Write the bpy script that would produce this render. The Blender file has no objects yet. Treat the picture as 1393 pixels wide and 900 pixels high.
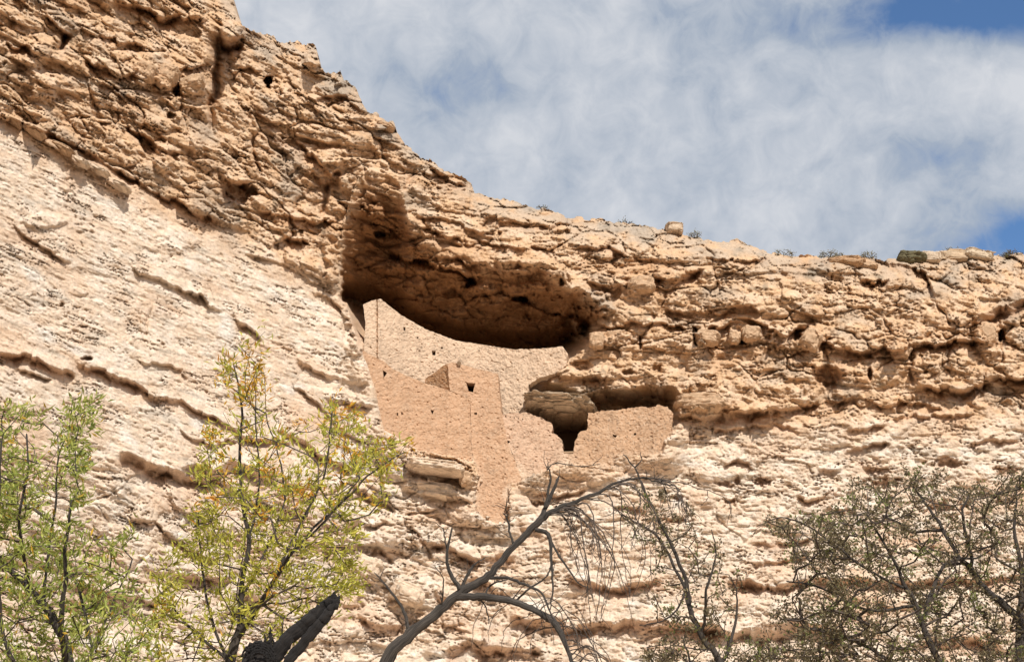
import bpy, math, random
import numpy as np
from mathutils import Vector, geometry
random.seed(7)
rng = np.random.default_rng(11)
sc = bpy.context.scene
R = math.radians

# ---------------------------------------------------------------- camera
F = 1935.0                      # focal length in photo pixels (50 mm on 36 mm)
PITCH = R(20.0)
CZ = 1.7
cam_d = bpy.data.cameras.new('camera'); cam = bpy.data.objects.new('camera', cam_d)
sc.collection.objects.link(cam); sc.camera = cam
cam_d.lens = 50.0; cam_d.sensor_width = 36.0; cam_d.clip_end = 3000
cam.location = (0, 0, CZ); cam.rotation_euler = (math.pi/2 + PITCH, 0, 0)

# ---------------------------------------------------------------- sun, sky, exposure
SUN_EL, SUN_AZ = R(43), R(22)   # azimuth measured from straight behind the camera towards the right
sdir = Vector((math.sin(SUN_AZ)*math.cos(SUN_EL), -math.cos(SUN_AZ)*math.cos(SUN_EL), math.sin(SUN_EL)))
sun_d = bpy.data.lights.new('sun', 'SUN'); sun = bpy.data.objects.new('sun', sun_d)
sc.collection.objects.link(sun)
sun_d.energy = 5.0; sun_d.angle = R(0.55); sun_d.color = (1.0, 0.95, 0.87)
sun.rotation_euler = sdir.to_track_quat('Z', 'Y').to_euler()
sc.view_settings.view_transform = 'Standard'; sc.view_settings.look = 'None'
sc.view_settings.exposure = 0.0; sc.view_settings.gamma = 1.0

def ray(px, py):
    dx = px - 696.5; dy = 450.0 - py
    return dx, F*math.cos(PITCH) - dy*math.sin(PITCH), F*math.sin(PITCH) + dy*math.cos(PITCH)
def W(px, py, Y):
    dx, yd, zd = ray(px, py)
    s = Y/yd
    return dx*s, Y + 0*dx, CZ + zd*s
def WV(px, py, Y): return Vector(W(px, py, Y))

world = bpy.data.worlds.new('World'); sc.world = world; world.use_nodes = True
nt = world.node_tree; nt.nodes.clear()
def N(nt, t, **k):
    n = nt.nodes.new(t)
    for a, b in k.items():
        if a in n.inputs: n.inputs[a].default_value = b
        else: setattr(n, a, b)
    return n
def L(nt, a, b): nt.links.new(a, b)
def math_node(nt, op, a, b=None, c=None, clamp=False):
    n = nt.nodes.new('ShaderNodeMath'); n.operation = op; n.use_clamp = clamp
    for i, v in enumerate((a, b, c)):
        if v is None: continue
        if isinstance(v, (int, float)): n.inputs[i].default_value = v
        else: nt.links.new(v, n.inputs[i])
    return n.outputs[0]
def mixc(nt, fac, a, b, mode='MIX'):
    n = nt.nodes.new('ShaderNodeMix'); n.data_type = 'RGBA'; n.blend_type = mode
    for s, v in ((n.inputs[0], fac), (n.inputs[6], a), (n.inputs[7], b)):
        if isinstance(v, (int, float)): s.default_value = v
        elif isinstance(v, tuple): s.default_value = v if len(v) == 4 else (*v, 1)
        else: nt.links.new(v, s)
    return n.outputs[2]
sky = N(nt, 'ShaderNodeTexSky', sky_type='NISHITA', sun_disc=False, sun_elevation=SUN_EL,
        sun_rotation=math.atan2(sdir.x, sdir.y), altitude=1000.0, air_density=1.0, dust_density=0.6, ozone_density=2.0)
tc = N(nt, 'ShaderNodeTexCoord')
# thin broken cloud layer, projected on a high horizontal plane
sep = N(nt, 'ShaderNodeSeparateXYZ'); L(nt, tc.outputs['Generated'], sep.inputs[0])
zc = math_node(nt, 'MAXIMUM', sep.outputs[2], 0.04)
cx = math_node(nt, 'DIVIDE', sep.outputs[0], zc); cy = math_node(nt, 'DIVIDE', sep.outputs[1], zc)
cmb = N(nt, 'ShaderNodeCombineXYZ'); L(nt, cx, cmb.inputs[0]); L(nt, cy, cmb.inputs[1])
n1 = N(nt, 'ShaderNodeTexNoise', Scale=4.0, Detail=10.0, Roughness=0.58, Distortion=0.4); L(nt, tc.outputs['Generated'], n1.inputs['Vector'])
n2 = N(nt, 'ShaderNodeTexNoise', Scale=13.0, Detail=8.0, Roughness=0.55, Distortion=0.6); L(nt, tc.outputs['Generated'], n2.inputs['Vector'])
n3 = N(nt, 'ShaderNodeTexNoise', Scale=38.0, Detail=6.0, Roughness=0.6, Distortion=0.5); L(nt, tc.outputs['Generated'], n3.inputs['Vector'])
def gap(px, py, rx, amt):
    dx, yd, zd = ray(px, py); p = (dx/zd, yd/zd, 0)
    sub = N(nt, 'ShaderNodeVectorMath', operation='SUBTRACT'); L(nt, cmb.outputs[0], sub.inputs[0]); sub.inputs[1].default_value = p
    mul = N(nt, 'ShaderNodeVectorMath', operation='MULTIPLY'); L(nt, sub.outputs[0], mul.inputs[0])
    mul.inputs[1].default_value = (1.0/rx[0], 1.0/rx[1], 1)
    ln = N(nt, 'ShaderNodeVectorMath', operation='LENGTH'); L(nt, mul.outputs[0], ln.inputs[0])
    e = math_node(nt, 'POWER', 2.718, math_node(nt, 'MULTIPLY', math_node(nt, 'MULTIPLY', ln.outputs['Value'], ln.outputs['Value']), -1.0))
    return math_node(nt, 'MULTIPLY', e, amt)
gaps = None
for g in [(1385, 8, (0.22, 0.09), 1.0), (1410, 326, (0.17, 0.13), 0.95), (1335, 212, (0.13, 0.09), 0.30), (622, 128, (0.09, 0.10), 0.42), (1240, 25, (0.16, 0.05), 0.2)]:
    v = gap(*g); gaps = v if gaps is None else math_node(nt, 'ADD', gaps, v)
dens = math_node(nt, 'ADD', math_node(nt, 'MULTIPLY', n1.outputs[0], 0.9), math_node(nt, 'MULTIPLY', n2.outputs[0], 0.85))
dens = math_node(nt, 'ADD', dens, math_node(nt, 'MULTIPLY', math_node(nt, 'SUBTRACT', n3.outputs[0], 0.5), 0.9))
dens = math_node(nt, 'SUBTRACT', dens, gaps)
mr = N(nt, 'ShaderNodeMapRange', interpolation_type='SMOOTHSTEP'); L(nt, dens, mr.inputs[0])
mr.inputs[1].default_value = 0.05; mr.inputs[2].default_value = 0.72; mr.inputs[3].default_value = 0.0; mr.inputs[4].default_value = 0.97
skyc = mixc(nt, 1.0, sky.outputs[0], (0.10, 0.125, 0.145), 'MULTIPLY')
mr2 = N(nt, 'ShaderNodeMapRange'); L(nt, dens, mr2.inputs[0])
mr2.inputs[1].default_value = 0.6; mr2.inputs[2].default_value = 1.15
cloudc = mixc(nt, mr2.outputs[0], (0.40, 0.46, 0.55), (0.68, 0.70, 0.74))
cfin = mixc(nt, mr.outputs[0], skyc, cloudc)
bg = N(nt, 'ShaderNodeBackground', Strength=1.0); L(nt, cfin, bg.inputs[0])
wo = N(nt, 'ShaderNodeOutputWorld'); L(nt, bg.outputs[0], wo.inputs[0])

# ---------------------------------------------------------------- noise (numpy)
def _h(i, j, s):
    n = (i.astype(np.int64)*374761393 + j.astype(np.int64)*668265263 + s*974634777) & 0xffffffff
    n = ((n ^ (n >> 13))*1274126177) & 0xffffffff
    n = ((n ^ (n >> 16))*2246822519) & 0xffffffff
    return (n ^ (n >> 15)) & 0xffffff
def rnd(i, j, s): return _h(i, j, s)/16777216.0
def noise(x, y, s=0):
    xi = np.floor(x); yi = np.floor(y); fx = x - xi; fy = y - yi
    xi = xi.astype(np.int64); yi = yi.astype(np.int64)
    u = fx*fx*fx*(fx*(fx*6-15)+10); v = fy*fy*fy*(fy*(fy*6-15)+10)
    def g(ix, iy, dx, dy):
        a = rnd(ix, iy, s)*2*np.pi
        return np.cos(a)*dx + np.sin(a)*dy
    a = g(xi, yi, fx, fy); b = g(xi+1, yi, fx-1, fy); c = g(xi, yi+1, fx, fy-1); d = g(xi+1, yi+1, fx-1, fy-1)
    return ((a*(1-u)+b*u)*(1-v) + (c*(1-u)+d*u)*v)*1.5
def fbm(x, y, s=0, o=4, g=0.5, ridged=False):
    r = 0; a = 1; t = 0
    for k in range(o):
        n = noise(x*2**k + 17.3*k, y*2**k - 9.1*k, s+k)
        if ridged: n = 1 - 2*np.abs(n)
        r = r + a*n; t += a; a *= g
    return r/t
def voronoi(x, y, s=0):
    xi = np.floor(x).astype(np.int64); yi = np.floor(y).astype(np.int64)
    f1 = np.full(x.shape, 9.0); f2 = np.full(x.shape, 9.0); idv = np.zeros(x.shape)
    vx = np.zeros(x.shape); vy = np.zeros(x.shape)
    for dj in (-1, 0, 1):
        for di in (-1, 0, 1):
            cx_ = xi+di; cy_ = yi+dj
            qx = cx_ + rnd(cx_, cy_, s+1) - x; qy = cy_ + rnd(cx_, cy_, s+2) - y
            d = np.sqrt(qx*qx + qy*qy); closer = d < f1
            f2 = np.where(closer, f1, np.minimum(f2, d)); f1 = np.where(closer, d, f1)
            idv = np.where(closer, rnd(cx_, cy_, s+3), idv); vx = np.where(closer, qx, vx); vy = np.where(closer, qy, vy)
    return f1, f2, idv, vx, vy
def ss(a, b, x):
    t = np.clip((x-a)/(b-a), 0, 1); return t*t*(3-2*t)

# ---------------------------------------------------------------- materials
def rock_material(name, attr=True, base=(0.4, 0.3, 0.2), bump=0.6, spk=1.0, scale=1.0, dist=0.06):
    m = bpy.data.materials.new(name); m.use_nodes = True; t = m.node_tree
    b = t.nodes['Principled BSDF']; b.inputs['Roughness'].default_value = 0.95
    b.inputs['Specular IOR Level'].default_value = 0.12
    g = N(t, 'ShaderNodeNewGeometry')
    if attr:
        a = N(t, 'ShaderNodeAttribute', attribute_name='tint'); col = a.outputs['Color']
    else: col = (*base, 1)
    nf = N(t, 'ShaderNodeTexNoise', Scale=7.0*scale, Detail=9.0, Roughness=0.72); L(t, g.outputs['Position'], nf.inputs['Vector'])
    r = N(t, 'ShaderNodeMapRange'); L(t, nf.outputs[0], r.inputs[0]); r.inputs[1].default_value = 0.3; r.inputs[2].default_value = 0.7
    r.inputs[3].default_value = 1-0.30*spk; r.inputs[4].default_value = 1+0.22*spk
    cc = N(t, 'ShaderNodeCombineXYZ')
    for i in range(3): L(t, r.outputs[0], cc.inputs[i])
    c1 = mixc(t, 1.0, col, cc.outputs[0], 'MULTIPLY')
    mp = N(t, 'ShaderNodeMapping'); mp.inputs['Scale'].default_value = (1, 1, 2.4); L(t, g.outputs['Position'], mp.inputs[0])
    nd = N(t, 'ShaderNodeTexNoise', Scale=11.0*scale, Detail=7.0, Roughness=.8); L(t, mp.outputs[0], nd.inputs['Vector'])
    bp = N(t, 'ShaderNodeBump', Strength=bump, Distance=dist); L(t, nd.outputs[0], bp.inputs['Height'])
    L(t, c1, b.inputs['Base Color']); L(t, bp.outputs[0], b.inputs['Normal'])
    return m
M_rock = rock_material('limestone', bump=0.8, dist=0.07)
M_plaster = rock_material('mud_plaster', bump=0.15, spk=0.40, scale=2.2, dist=0.04)

# ---------------------------------------------------------------- object helpers
def link(o, parent=None):
    sc.collection.objects.link(o)
    if parent is not None: o.parent = parent
    return o
def tag(o, label=None, cat=None, group=None, kind=None):
    if label: o['label'] = label
    if cat: o['category'] = cat
    if group: o['group'] = group
    if kind: o['kind'] = kind
    return o
def empty(name, loc=(0, 0, 0)):
    o = bpy.data.objects.new(name, None); o.location = loc; o.empty_display_size = 0.3
    return link(o)
def mesh_np(name, V, faces, mat, parent=None, tint=None, smooth=False, origin=None):
    """faces: (n,k) int array or list of such arrays"""
    if origin is None and parent is not None: origin = np.array(parent.matrix_basis.translation if parent.parent is None else (0, 0, 0))
    me = bpy.data.meshes.new(name)
    V = np.asarray(V, np.float32)
    if origin is not None: V = V - np.asarray(origin, np.float32)
    fl = faces if isinstance(faces, list) else [faces]
    fl = [np.asarray(f, np.int32) for f in fl if len(f)]
    me.vertices.add(len(V)); me.vertices.foreach_set('co', V.ravel())
    nl = sum(f.size for f in fl); nf = sum(len(f) for f in fl)
    me.loops.add(nl); me.polygons.add(nf)
    me.loops.foreach_set('vertex_index', np.concatenate([f.ravel() for f in fl]))
    st = []; c = 0
    for f in fl:
        st.append(c + np.arange(len(f))*f.shape[1]); c += f.size
    me.polygons.foreach_set('loop_start', np.concatenate(st).astype(np.int32))
    me.polygons.foreach_set('use_smooth', np.full(nf, smooth))
    me.update(calc_edges=True)
    if tint is not None:
        a = me.color_attributes.new('tint', 'FLOAT_COLOR', 'POINT')
        C = np.ones((len(V), 4), np.float32); C[:, :3] = tint
        a.data.foreach_set('color', C.ravel())
    me.materials.append(mat)
    o = bpy.data.objects.new(name, me); link(o, parent)
    if parent is None and origin is not None: o.location = origin
    return o

# ---------------------------------------------------------------- the cliff
# plan of the cliff: horizontal distance of the face, near on the left, receding to the right
PXK = [-700, -300, 0, 150, 300, 440, 520, 640, 760, 900, 1100, 1393, 1700, 2100]
YK  = [30.0, 37.5, 44.0, 48.0, 52.5, 56.6, 58.6, 60.6, 61.3, 61.9, 63.6, 66.5, 71., 80.]
_pp = np.linspace(-700, 2100, 1401)
_yy = np.interp(_pp, PXK, YK)
_k = np.exp(-0.5*(np.arange(-40, 41)/14.0)**2); _k /= _k.sum()
_ypad = np.concatenate([np.full(40, _yy[0]), _yy, np.full(40, _yy[-1])])
_yy = np.convolve(_ypad, _k, 'valid')
_xx = (_pp-696.5)/(F*math.cos(PITCH))*_yy
_s = np.concatenate([[0], np.cumsum(np.hypot(np.diff(_xx), np.diff(_yy)))])
def Ybase(px): return np.interp(px, _pp, _yy)
def Sarc(px): return np.interp(px, _pp, _s)

SKX = [-700, 250, 290, 318, 322, 330, 352, 372, 382, 400, 428, 434, 436, 444, 462, 468, 483, 500, 520, 537, 541, 552, 575, 600, 622, 640, 646, 652, 680, 730, 775, 790, 840, 880, 905, 940, 965, 1000, 1040, 1060, 1100, 1160, 1200, 1230, 1300, 1345, 1393, 1600, 2100]
SKY_ = [-330, -60, -22, 0, 18, 34, 46, 52, 56, 58, 60, 78, 92, 95, 95, 108, 118, 150, 158, 168, 180, 200, 216, 228, 238, 246, 262, 266, 270, 283, 296, 295, 301, 306, 312, 320, 325, 327, 341, 347, 349, 350, 352, 349, 348, 345, 346, 352, 372]
def skyline(px):
    s = np.interp(px, SKX, SKY_)
    j = noise(px/23.0, px*0+3.7, 91)*5.0 + noise(px/8.0, px*0+1.2, 92)*3.2 + noise(px/3.5, px*0+5.2, 93)*1.6
    st = np.floor(px/11.0 + 0.8*noise(px/20.0, px*0, 94)); j = j + (rnd(st.astype(np.int64), st.astype(np.int64)*0, 5)-0.5)*4
    return s + j*np.where(px > 640, 0.65, 1.0)

cols = np.concatenate([np.arange(-700, -12, 12), np.arange(-10, 1404, 1.35), np.arange(1412, 2100, 12)])
rows = np.concatenate([np.arange(-400, -12, 10), np.arange(-10, 906, 1.3), np.arange(913, 1262, 8)])
PX, PYr = np.meshgrid(cols, rows)
SK = skyline(cols)[None, :].repeat(len(rows), 0)
PY = np.maximum(PYr, SK); EX = PY - PYr
keep_v = EX < 30
shape = PX.shape
Y0 = Ybase(PX); S = Sarc(PX)
_, _, Z = W(PX, PY, Y0)

# hand-placed features in the frame of the cliff face -------------------------------------
D = np.zeros(shape)          # metres out of the face (towards the viewer side)
RED = np.zeros(shape)        # rusty stained rock
def sub(x0, x1, y0, y1):
    i0, i1 = np.searchsorted(cols, (x0, x1)); j0, j1 = np.searchsorted(rows, (y0, y1))
    return slice(max(j0-1, 0), j1+1), slice(max(i0-1, 0), i1+1)
wobA = noise(PX/37.0, PY/90.0, 61)*6 + noise(PX/15.0, PY/40.0, 62)*2.2 + noise(PX/6.0, PY/9.0, 67)*1.0
wobB = noise(PY/37.0, PX/90.0, 63)*6 + noise(PY/15.0, PX/40.0, 64)*2.2 + noise(PY/6.0, PX/9.0, 68)*1.0
def ledge(pts, depth, under=6, down=22, lip=0.25, up=14, wob=1.0, red=0.6):
    xs, ys = zip(*pts)
    sl = sub(xs[0]-4, xs[-1]+4, min(ys)-up*4-10, max(ys)+(under+down*4)+10)
    x, y = PX[sl], PY[sl]
    st_ = np.floor(x/8.5 + 1.4*noise(x/19.0, y/60.0, 76)).astype(np.int64); jag = (rnd(st_, st_*0 + int(xs[0])+int(ys[0]), 6)-.5)*4.4
    yl = np.interp(x, xs, ys) + (wobA[sl] + jag)*wob
    d = y - yl
    span = xs[-1]-xs[0]; e = max(min(14.0, span*0.3), 3.0)
    tp = ss(0, 1, np.clip((x-xs[0])/e, 0, 1))*ss(0, 1, np.clip((xs[-1]-x)/e, 0, 1))
    amp = tp*(0.75+0.75*noise(x/31.0, y/60.0, 65)+0.25*noise(x/12.0, y/12.0, 66))
    under = under*(1+.5*noise(x/24.0, y/50.0, 69))
    amp = np.clip(amp*(.55+.75*ss(-.3, .25, noise(x/43.0+9, y/70.0, 70))), 0, 1.2)
    below = np.clip(d/under, 0, 1)
    rec = below*np.exp(-(np.clip(d-under, 0, None)/down)**.8*1.35)
    D[sl] += np.where(d < 0, lip*np.exp(d/up), lip*(1-below))*tp - depth*rec*amp
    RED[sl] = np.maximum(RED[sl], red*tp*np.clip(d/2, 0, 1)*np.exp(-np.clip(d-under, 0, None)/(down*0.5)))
def vcrack(pts, depth, w=2.5, wob=1.0, side=0.0):
    ys, xs = zip(*[(p[1], p[0]) for p in pts])
    sl = sub(min(xs)-40, max(xs)+40, ys[0]-4, ys[-1]+4)
    x, y = PX[sl], PY[sl]
    d = x - (np.interp(y, ys, xs) + wobB[sl]*wob)
    e = max((ys[-1]-ys[0])*0.3, 3); tp = ss(0, 1, np.clip((y-ys[0])/e, 0, 1))*ss(0, 1, np.clip((ys[-1]-y)/e, 0, 1))
    D[sl] += -depth*np.exp(-(d/w)**2)*tp + side*np.exp(-np.abs(d)/18)*np.sign(-d)*tp*np.clip(np.abs(d)/2, 0, 1)
def blob(cx_, cy_, rx, ry, amt, p=2.0, edge=0.35, rag=None, red=0.0, ang=0):
    if rag is None: rag = .30 if rx < 14 else .11
    sl = sub(cx_-rx*1.7-8, cx_+rx*1.7+8, cy_-ry*1.7-8-rx*abs(math.sin(ang)), cy_+ry*1.7+8+rx*abs(math.sin(ang)))
    x, y = PX[sl]-cx_, PY[sl]-cy_
    c, s_ = math.cos(ang), math.sin(ang); u = (x*c+y*s_)/rx; v = (-x*s_+y*c)/ry
    ra = fbm(PX[sl]/9., PY[sl]/9., 167, 3)*rag*3.2; rb = fbm(PX[sl]/9.+40, PY[sl]/9., 168, 3)*rag*3.2
    u = u + wobB[sl]*rag/4*0 + ra; v = v + rb
    r = (np.abs(u)**p + np.abs(v)**p)**(1/p)
    k = ss(1+edge*0.5, 1-edge, r)
    D[sl] += amt*k
    if red: RED[sl] = np.maximum(RED[sl], red*k)

# --- the tan upper cliff on the left
ledge([(-160, 95), (-60, 128), (0, 152), (60, 178), (95, 190), (150, 226), (200, 252), (250, 280), (300, 300)], 0.95, under=6, down=7, lip=0.35, up=26, red=0.8)
for q in [(14, 158, 17, 5, .5), (47, 172, 16, 6, .55), (82, 196, 22, 5, .45), (108, 214, 14, 5, .5), (132, 224, 16, 5, .4), (162, 247, 18, 4, .35)]:
    blob(q[0], q[1]+4, q[2], q[3], q[4]+.55, p=3, edge=.25, ang=.42)
ledge([(150, -2), (190, 6), (215, 18), (250, 24), (285, 16)], 1.1, under=9, down=12, lip=.5, red=.6)
ledge([(58, 12), (78, 34), (100, 50)], 1.2, under=7, down=9, lip=.5)
vcrack([(90, 45), (84, 62), (80, 72)], 1.3, 4)
ledge([(105, 36), (150, 50), (185, 62), (200, 60)], .9, under=5, down=9, lip=.3)
ledge([(108, 72), (135, 90), (160, 100), (185, 96), (192, 84)], .8, under=5, down=10, lip=.35)
ledge([(0, 52), (25, 62), (48, 55)], .8, under=6, down=10, lip=.3)
ledge([(190, 85), (220, 92), (255, 92), (290, 88)], .6, under=4, down=10, lip=.3)
for q in [(200, 100, 17, 16, .7), (228, 105, 17, 17, .8), (262, 118, 20, 12, .8), (236, 145, 12, 18, .4), (222, 215, 14, 20, .6), (250, 195, 22, 14, .4)]:
    blob(q[0], q[1], q[2], q[3], q[4], p=2.6, edge=.4)
blob(241, 123, 5, 11, -1.6, ang=.3); blob(364, 110, 6, 8, -2.4, red=.5); blob(232, 158, 6, 5, -.7)
vcrack([(300, 22), (296, 60), (291, 95), (288, 130), (285, 165)], 1.5, 7, side=.55)
ledge([(292, 48), (312, 52), (333, 40)], 2.0, under=14, down=15, lip=.9, up=18, red=.8)
vcrack([(283, 120), (286, 160), (292, 190)], .8, 3)
blob(325, 262, 24, 13, -1.3, red=.4); ledge([(296, 238), (320, 248), (346, 244)], 1.3, under=7, down=12, lip=.6)
ledge([(310, 95), (340, 92), (362, 98)], .6, under=4, down=7); blob(385, 122, 12, 12, .4)
ledge([(360, 178), (400, 185), (425, 208), (450, 236), (470, 232)], .9, under=6, down=14, lip=.35)
blob(452, 212, 22, 12, .7, p=3); blob(470, 248, 10, 10, .5); ledge([(420, 226), (445, 246), (468, 244)], 1.4, under=9, down=12, lip=.3)
ledge([(160, 168), (195, 182), (215, 198), (245, 210)], .9, under=6, down=10, lip=.4)
ledge([(130, 110), (160, 118), (175, 136)], .5, under=4, down=8)
ledge([(395, 118), (430, 130), (470, 128), (500, 150)], .6, under=4, down=12, lip=.35)
ledge([(320, 140), (350, 158), (385, 172)], .5, under=3, down=10, lip=.3)
ledge([(345, 285), (380, 290), (420, 300), (462, 296)], .7, under=5, down=12, lip=.3)
ledge([(380, 316), (400, 322), (425, 325)], .9, under=7, down=9); blob(400, 318, 13, 6, -.6)
vcrack([(442, 236), (446, 270), (440, 300)], .7, 3)
vcrack([(152, 140), (160, 165), (150, 190)], .3, 2); vcrack([(340, 170), (346, 200), (352, 250)], .5, 2.5)
blob(430, 78, 16, 12, 1.2, p=3); blob(466, 105, 10, 12, .9); blob(318, 42, 16, 13, 1.4, p=2.5); blob(525, 172, 16, 5, 1.2, p=3)
blob(25, 95, 30, 22, .5); blob(60, 118, 20, 20, .5); blob(55, 70, 14, 16, .5)
# the edge of the buttress next to the alcove
blob(490, 445, 16, 34, .5, rag=.3, red=.3)
blob(448, 380, 10, 24, .5); blob(452, 330, 14, 30, .5); blob(420, 362, 40, 9, .7, p=3, ang=.5)
# --- pale lower wall on the left
ledge([(8, 300), (30, 312), (62, 335), (84, 350), (100, 352)], .8, under=4, down=9, lip=.2, red=.25)
ledge([(175, 363), (215, 376), (250, 395), (275, 402), (305, 424)], .95, under=5, down=10, lip=.35, up=8, red=.1)
ledge([(315, 430), (340, 444), (362, 462)], .9, under=6, down=9, lip=.3, red=.3)
ledge([(-120, 440), (-30, 470), (0, 474), (40, 484), (75, 498), (105, 508)], 1.15, under=8, down=14, lip=.5, up=12, red=.8)
ledge([(100, 492), (130, 500), (175, 518), (240, 545), (290, 566), (330, 592), (400, 604)], .95, under=7, down=10, lip=.4, up=12, red=.85)
ledge([(20, 500), (45, 508), (75, 512)], .5, under=4, down=6, red=.5)
ledge([(240, 585), (262, 600), (300, 603), (330, 596)], .5, under=4, down=9, red=.6)
ledge([(158, 610), (190, 622), (225, 634), (262, 642), (320, 628), (380, 640)], 1.8, under=16, down=14, lip=.7, up=16, red=.55)
blob(265, 640, 18, 8, -1.2, red=.3)
blob(118, 488, 7, 4, -.9, red=.7); blob(84, 415, 3, 3, -.5)
ledge([(375, 585), (410, 595), (445, 620), (480, 640)], 1.0, under=8, down=12, lip=.4, red=.6)
ledge([(185, 490), (235, 500), (262, 520)], .35, under=3, down=8, red=.1); ledge([(330, 340), (372, 352), (410, 372), (445, 392)], .4, under=3, down=9, red=.1)
vcrack([(205, 410), (200, 450), (198, 462)], .3, 1.6)
blob(242, 325, 30, 18, .25); blob(60, 300, 30, 10, .4)
ledge([(420, 395), (450, 412), (488, 440)], .5, under=4, down=8, red=.1); ledge([(400, 490), (450, 510), (505, 520)], .7, under=6, down=9, lip=.3, red=.15)
ledge([(440, 540), (480, 548), (512, 548)], .9, under=6, down=9, lip=.4, red=.15)
ledge([(395, 520), (430, 545), (470, 590), (500, 600)], .5, under=4, down=9, red=.3)
# --- below the left wall / castle foot
ledge([(170, 700), (215, 712), (255, 745), (300, 760)], .8, under=6, down=10, lip=.4, red=.4)
ledge([(230, 775), (280, 785), (320, 780)], 1.0, under=8, down=9, lip=.5, red=.6); ledge([(90, 790), (150, 806), (215, 815)], .9, under=7, down=12, lip=.4, red=.4)
ledge([(470, 655), (500, 668), (540, 690)], 1.2, under=8, down=12, lip=.4, red=.3)
ledge([(485, 740), (510, 745), (540, 758)], 1.3, under=9, down=10, lip=.5, red=.6)
ledge([(485, 835), (520, 850), (555, 845)], 1.1, under=9, down=10, lip=.5, red=.6)
ledge([(575, 735), (600, 740), (640, 752), (672, 758), (705, 752)], 1.1, under=8, down=10, lip=.5, red=.7)
ledge([(555, 712), (575, 730), (590, 752)], 1.0, under=9, down=9, lip=.4, red=.7)
ledge([(548, 625), (560, 640), (590, 652), (612, 651), (630, 648)], 1.5, under=4, down=5, lip=.1, red=.5)
ledge([(555, 610), (600, 618), (645, 632)], .5, under=3, down=4, lip=.4, red=.3)
blob(595, 634, 42, 9, .95, p=3.5, edge=.25, ang=.12); blob(592, 665, 40, 12, .7, p=3, ang=.15); blob(638, 652, 9, 11, .8, p=3)
ledge([(600, 672), (625, 678), (643, 684)], .9, under=8, down=9, lip=.4, red=.5)
ledge([(600, 880), (640, 868), (700, 880), (740, 878)], 1.4, under=14, down=12, lip=.6, red=.7)
ledge([(700, 700), (712, 706), (740, 716)], 1.0, under=12, down=14, lip=.4, red=.6)
ledge([(690, 838), (740, 842), (790, 848), (850, 840), (930, 846), (985, 850)], 1.5, under=13, down=10, lip=.55, red=.7)
ledge([(765, 775), (790, 788), (830, 798), (870, 792), (905, 780)], 1.1, under=9, down=9, lip=.5, red=.8)
ledge([(635, 770), (670, 800), (700, 806)], .9, under=9, down=12, lip=.4, red=.5); blob(675, 870, 20, 26, .9, red=.4); blob(520, 790, 40, 30, .5, p=3)
blob(500, 770, 26, 22, .7, p=3); blob(560, 805, 30, 22, .6, p=3); blob(530, 720, 22, 20, .6, p=3)
ledge([(470, 700), (500, 712), (530, 705)], .8, under=8, down=10, lip=.3, red=.3); ledge([(585, 800), (600, 812), (625, 815)], .8, under=8, down=9, lip=.3, red=.6)
# --- right side: upper tan band
ledge([(560, 290), (600, 300), (650, 312), (690, 306)], .5, under=4, down=10, lip=.3); ledge([(580, 220), (610, 240), (640, 250)], .9, under=8, down=9, lip=.4)
ledge([(650, 288), (700, 296), (745, 306), (770, 300)], .55, under=6, down=9, lip=.4, red=.5)
ledge([(640, 320), (680, 330), (720, 336), (760, 338)], .45, under=3, down=9, lip=.3)
blob(775, 302, 5, 8, .6); blob(765, 316, 11, 4, -.5)
ledge([(796, 374), (812, 382), (835, 388), (854, 386)], 2.0, under=7, down=8, lip=.55, up=16, red=.6)
ledge([(884, 378), (905, 378), (925, 376), (958, 366)], 1.9, under=8, down=8, lip=.55, up=16, red=.6)
blob(872, 387, 20, 12, .55, p=3.2, edge=.3)
ledge([(770, 335), (820, 338), (860, 350)], .5, under=4, down=9, lip=.3); ledge([(960, 345), (1000, 352), (1050, 350)], .5, under=4, down=9, lip=.3)
ledge([(900, 420), (960, 424), (1020, 414), (1040, 424)], .7, under=5, down=10, lip=.35)
ledge([(780, 432), (830, 440), (900, 438), (940, 446)], .6, under=4, down=10, lip=.35)
ledge([(940, 458), (975, 440), (1000, 432), (1040, 440), (1070, 452), (1105, 442)], 1.1, under=6, down=8, lip=.5, red=.5)
ledge([(1100, 444), (1118, 460), (1165, 474), (1235, 470), (1290, 462), (1345, 458)], 1.25, under=7, down=9, lip=.6, up=22, red=.6)
for q in [(962, 458, 17, 11), (1022, 453, 14, 12), (1060, 460, 12, 14), (1103, 460, 14, 16), (838, 460, 18, 12), (812, 462, 12, 12), (1000, 458, 8, 10), (1225, 478, 14, 10), (1340, 452, 14, 16)]:
    blob(*q, .75, p=2.8, edge=.35)
for q in [(946, 458, 4, 10, -1.3), (1012, 462, 5, 8, -1.5), (1085, 456, 5, 8, -1.1), (871, 468, 3, 9, -.9), (1363, 458, 5, 9, -1.8), (1127, 512, 18, 16, -1.4), (1140, 505, 9, 14, .6), (1184, 508, 3, 12, -1.0), (1237, 480, 4, 10, -.8)]:
    blob(*q, red=.5)
ledge([(1100, 492), (1125, 498), (1160, 502)], .9, under=9, down=9, lip=.3); ledge([(1165, 380), (1200, 385), (1215, 378)], 1.1, under=7, down=6, lip=.4, red=.7)
ledge([(1180, 352), (1215, 355), (1260, 372), (1275, 400)], .8, under=6, down=16, lip=.4, red=.4); ledge([(1310, 438), (1350, 424), (1393, 408), (1500, 400)], 1.1, under=14, down=10, lip=.5, red=.7)
vcrack([(1270, 408), (1285, 430), (1296, 448)], .4, 1.6); vcrack([(1243, 478), (1241, 505), (1245, 530)], .5, 2); vcrack([(1262, 375), (1264, 400)], .5, 3)
ledge([(1245, 520), (1300, 528), (1360, 515), (1440, 512)], 1.2, under=8, down=9, lip=.5, red=.5)
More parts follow.
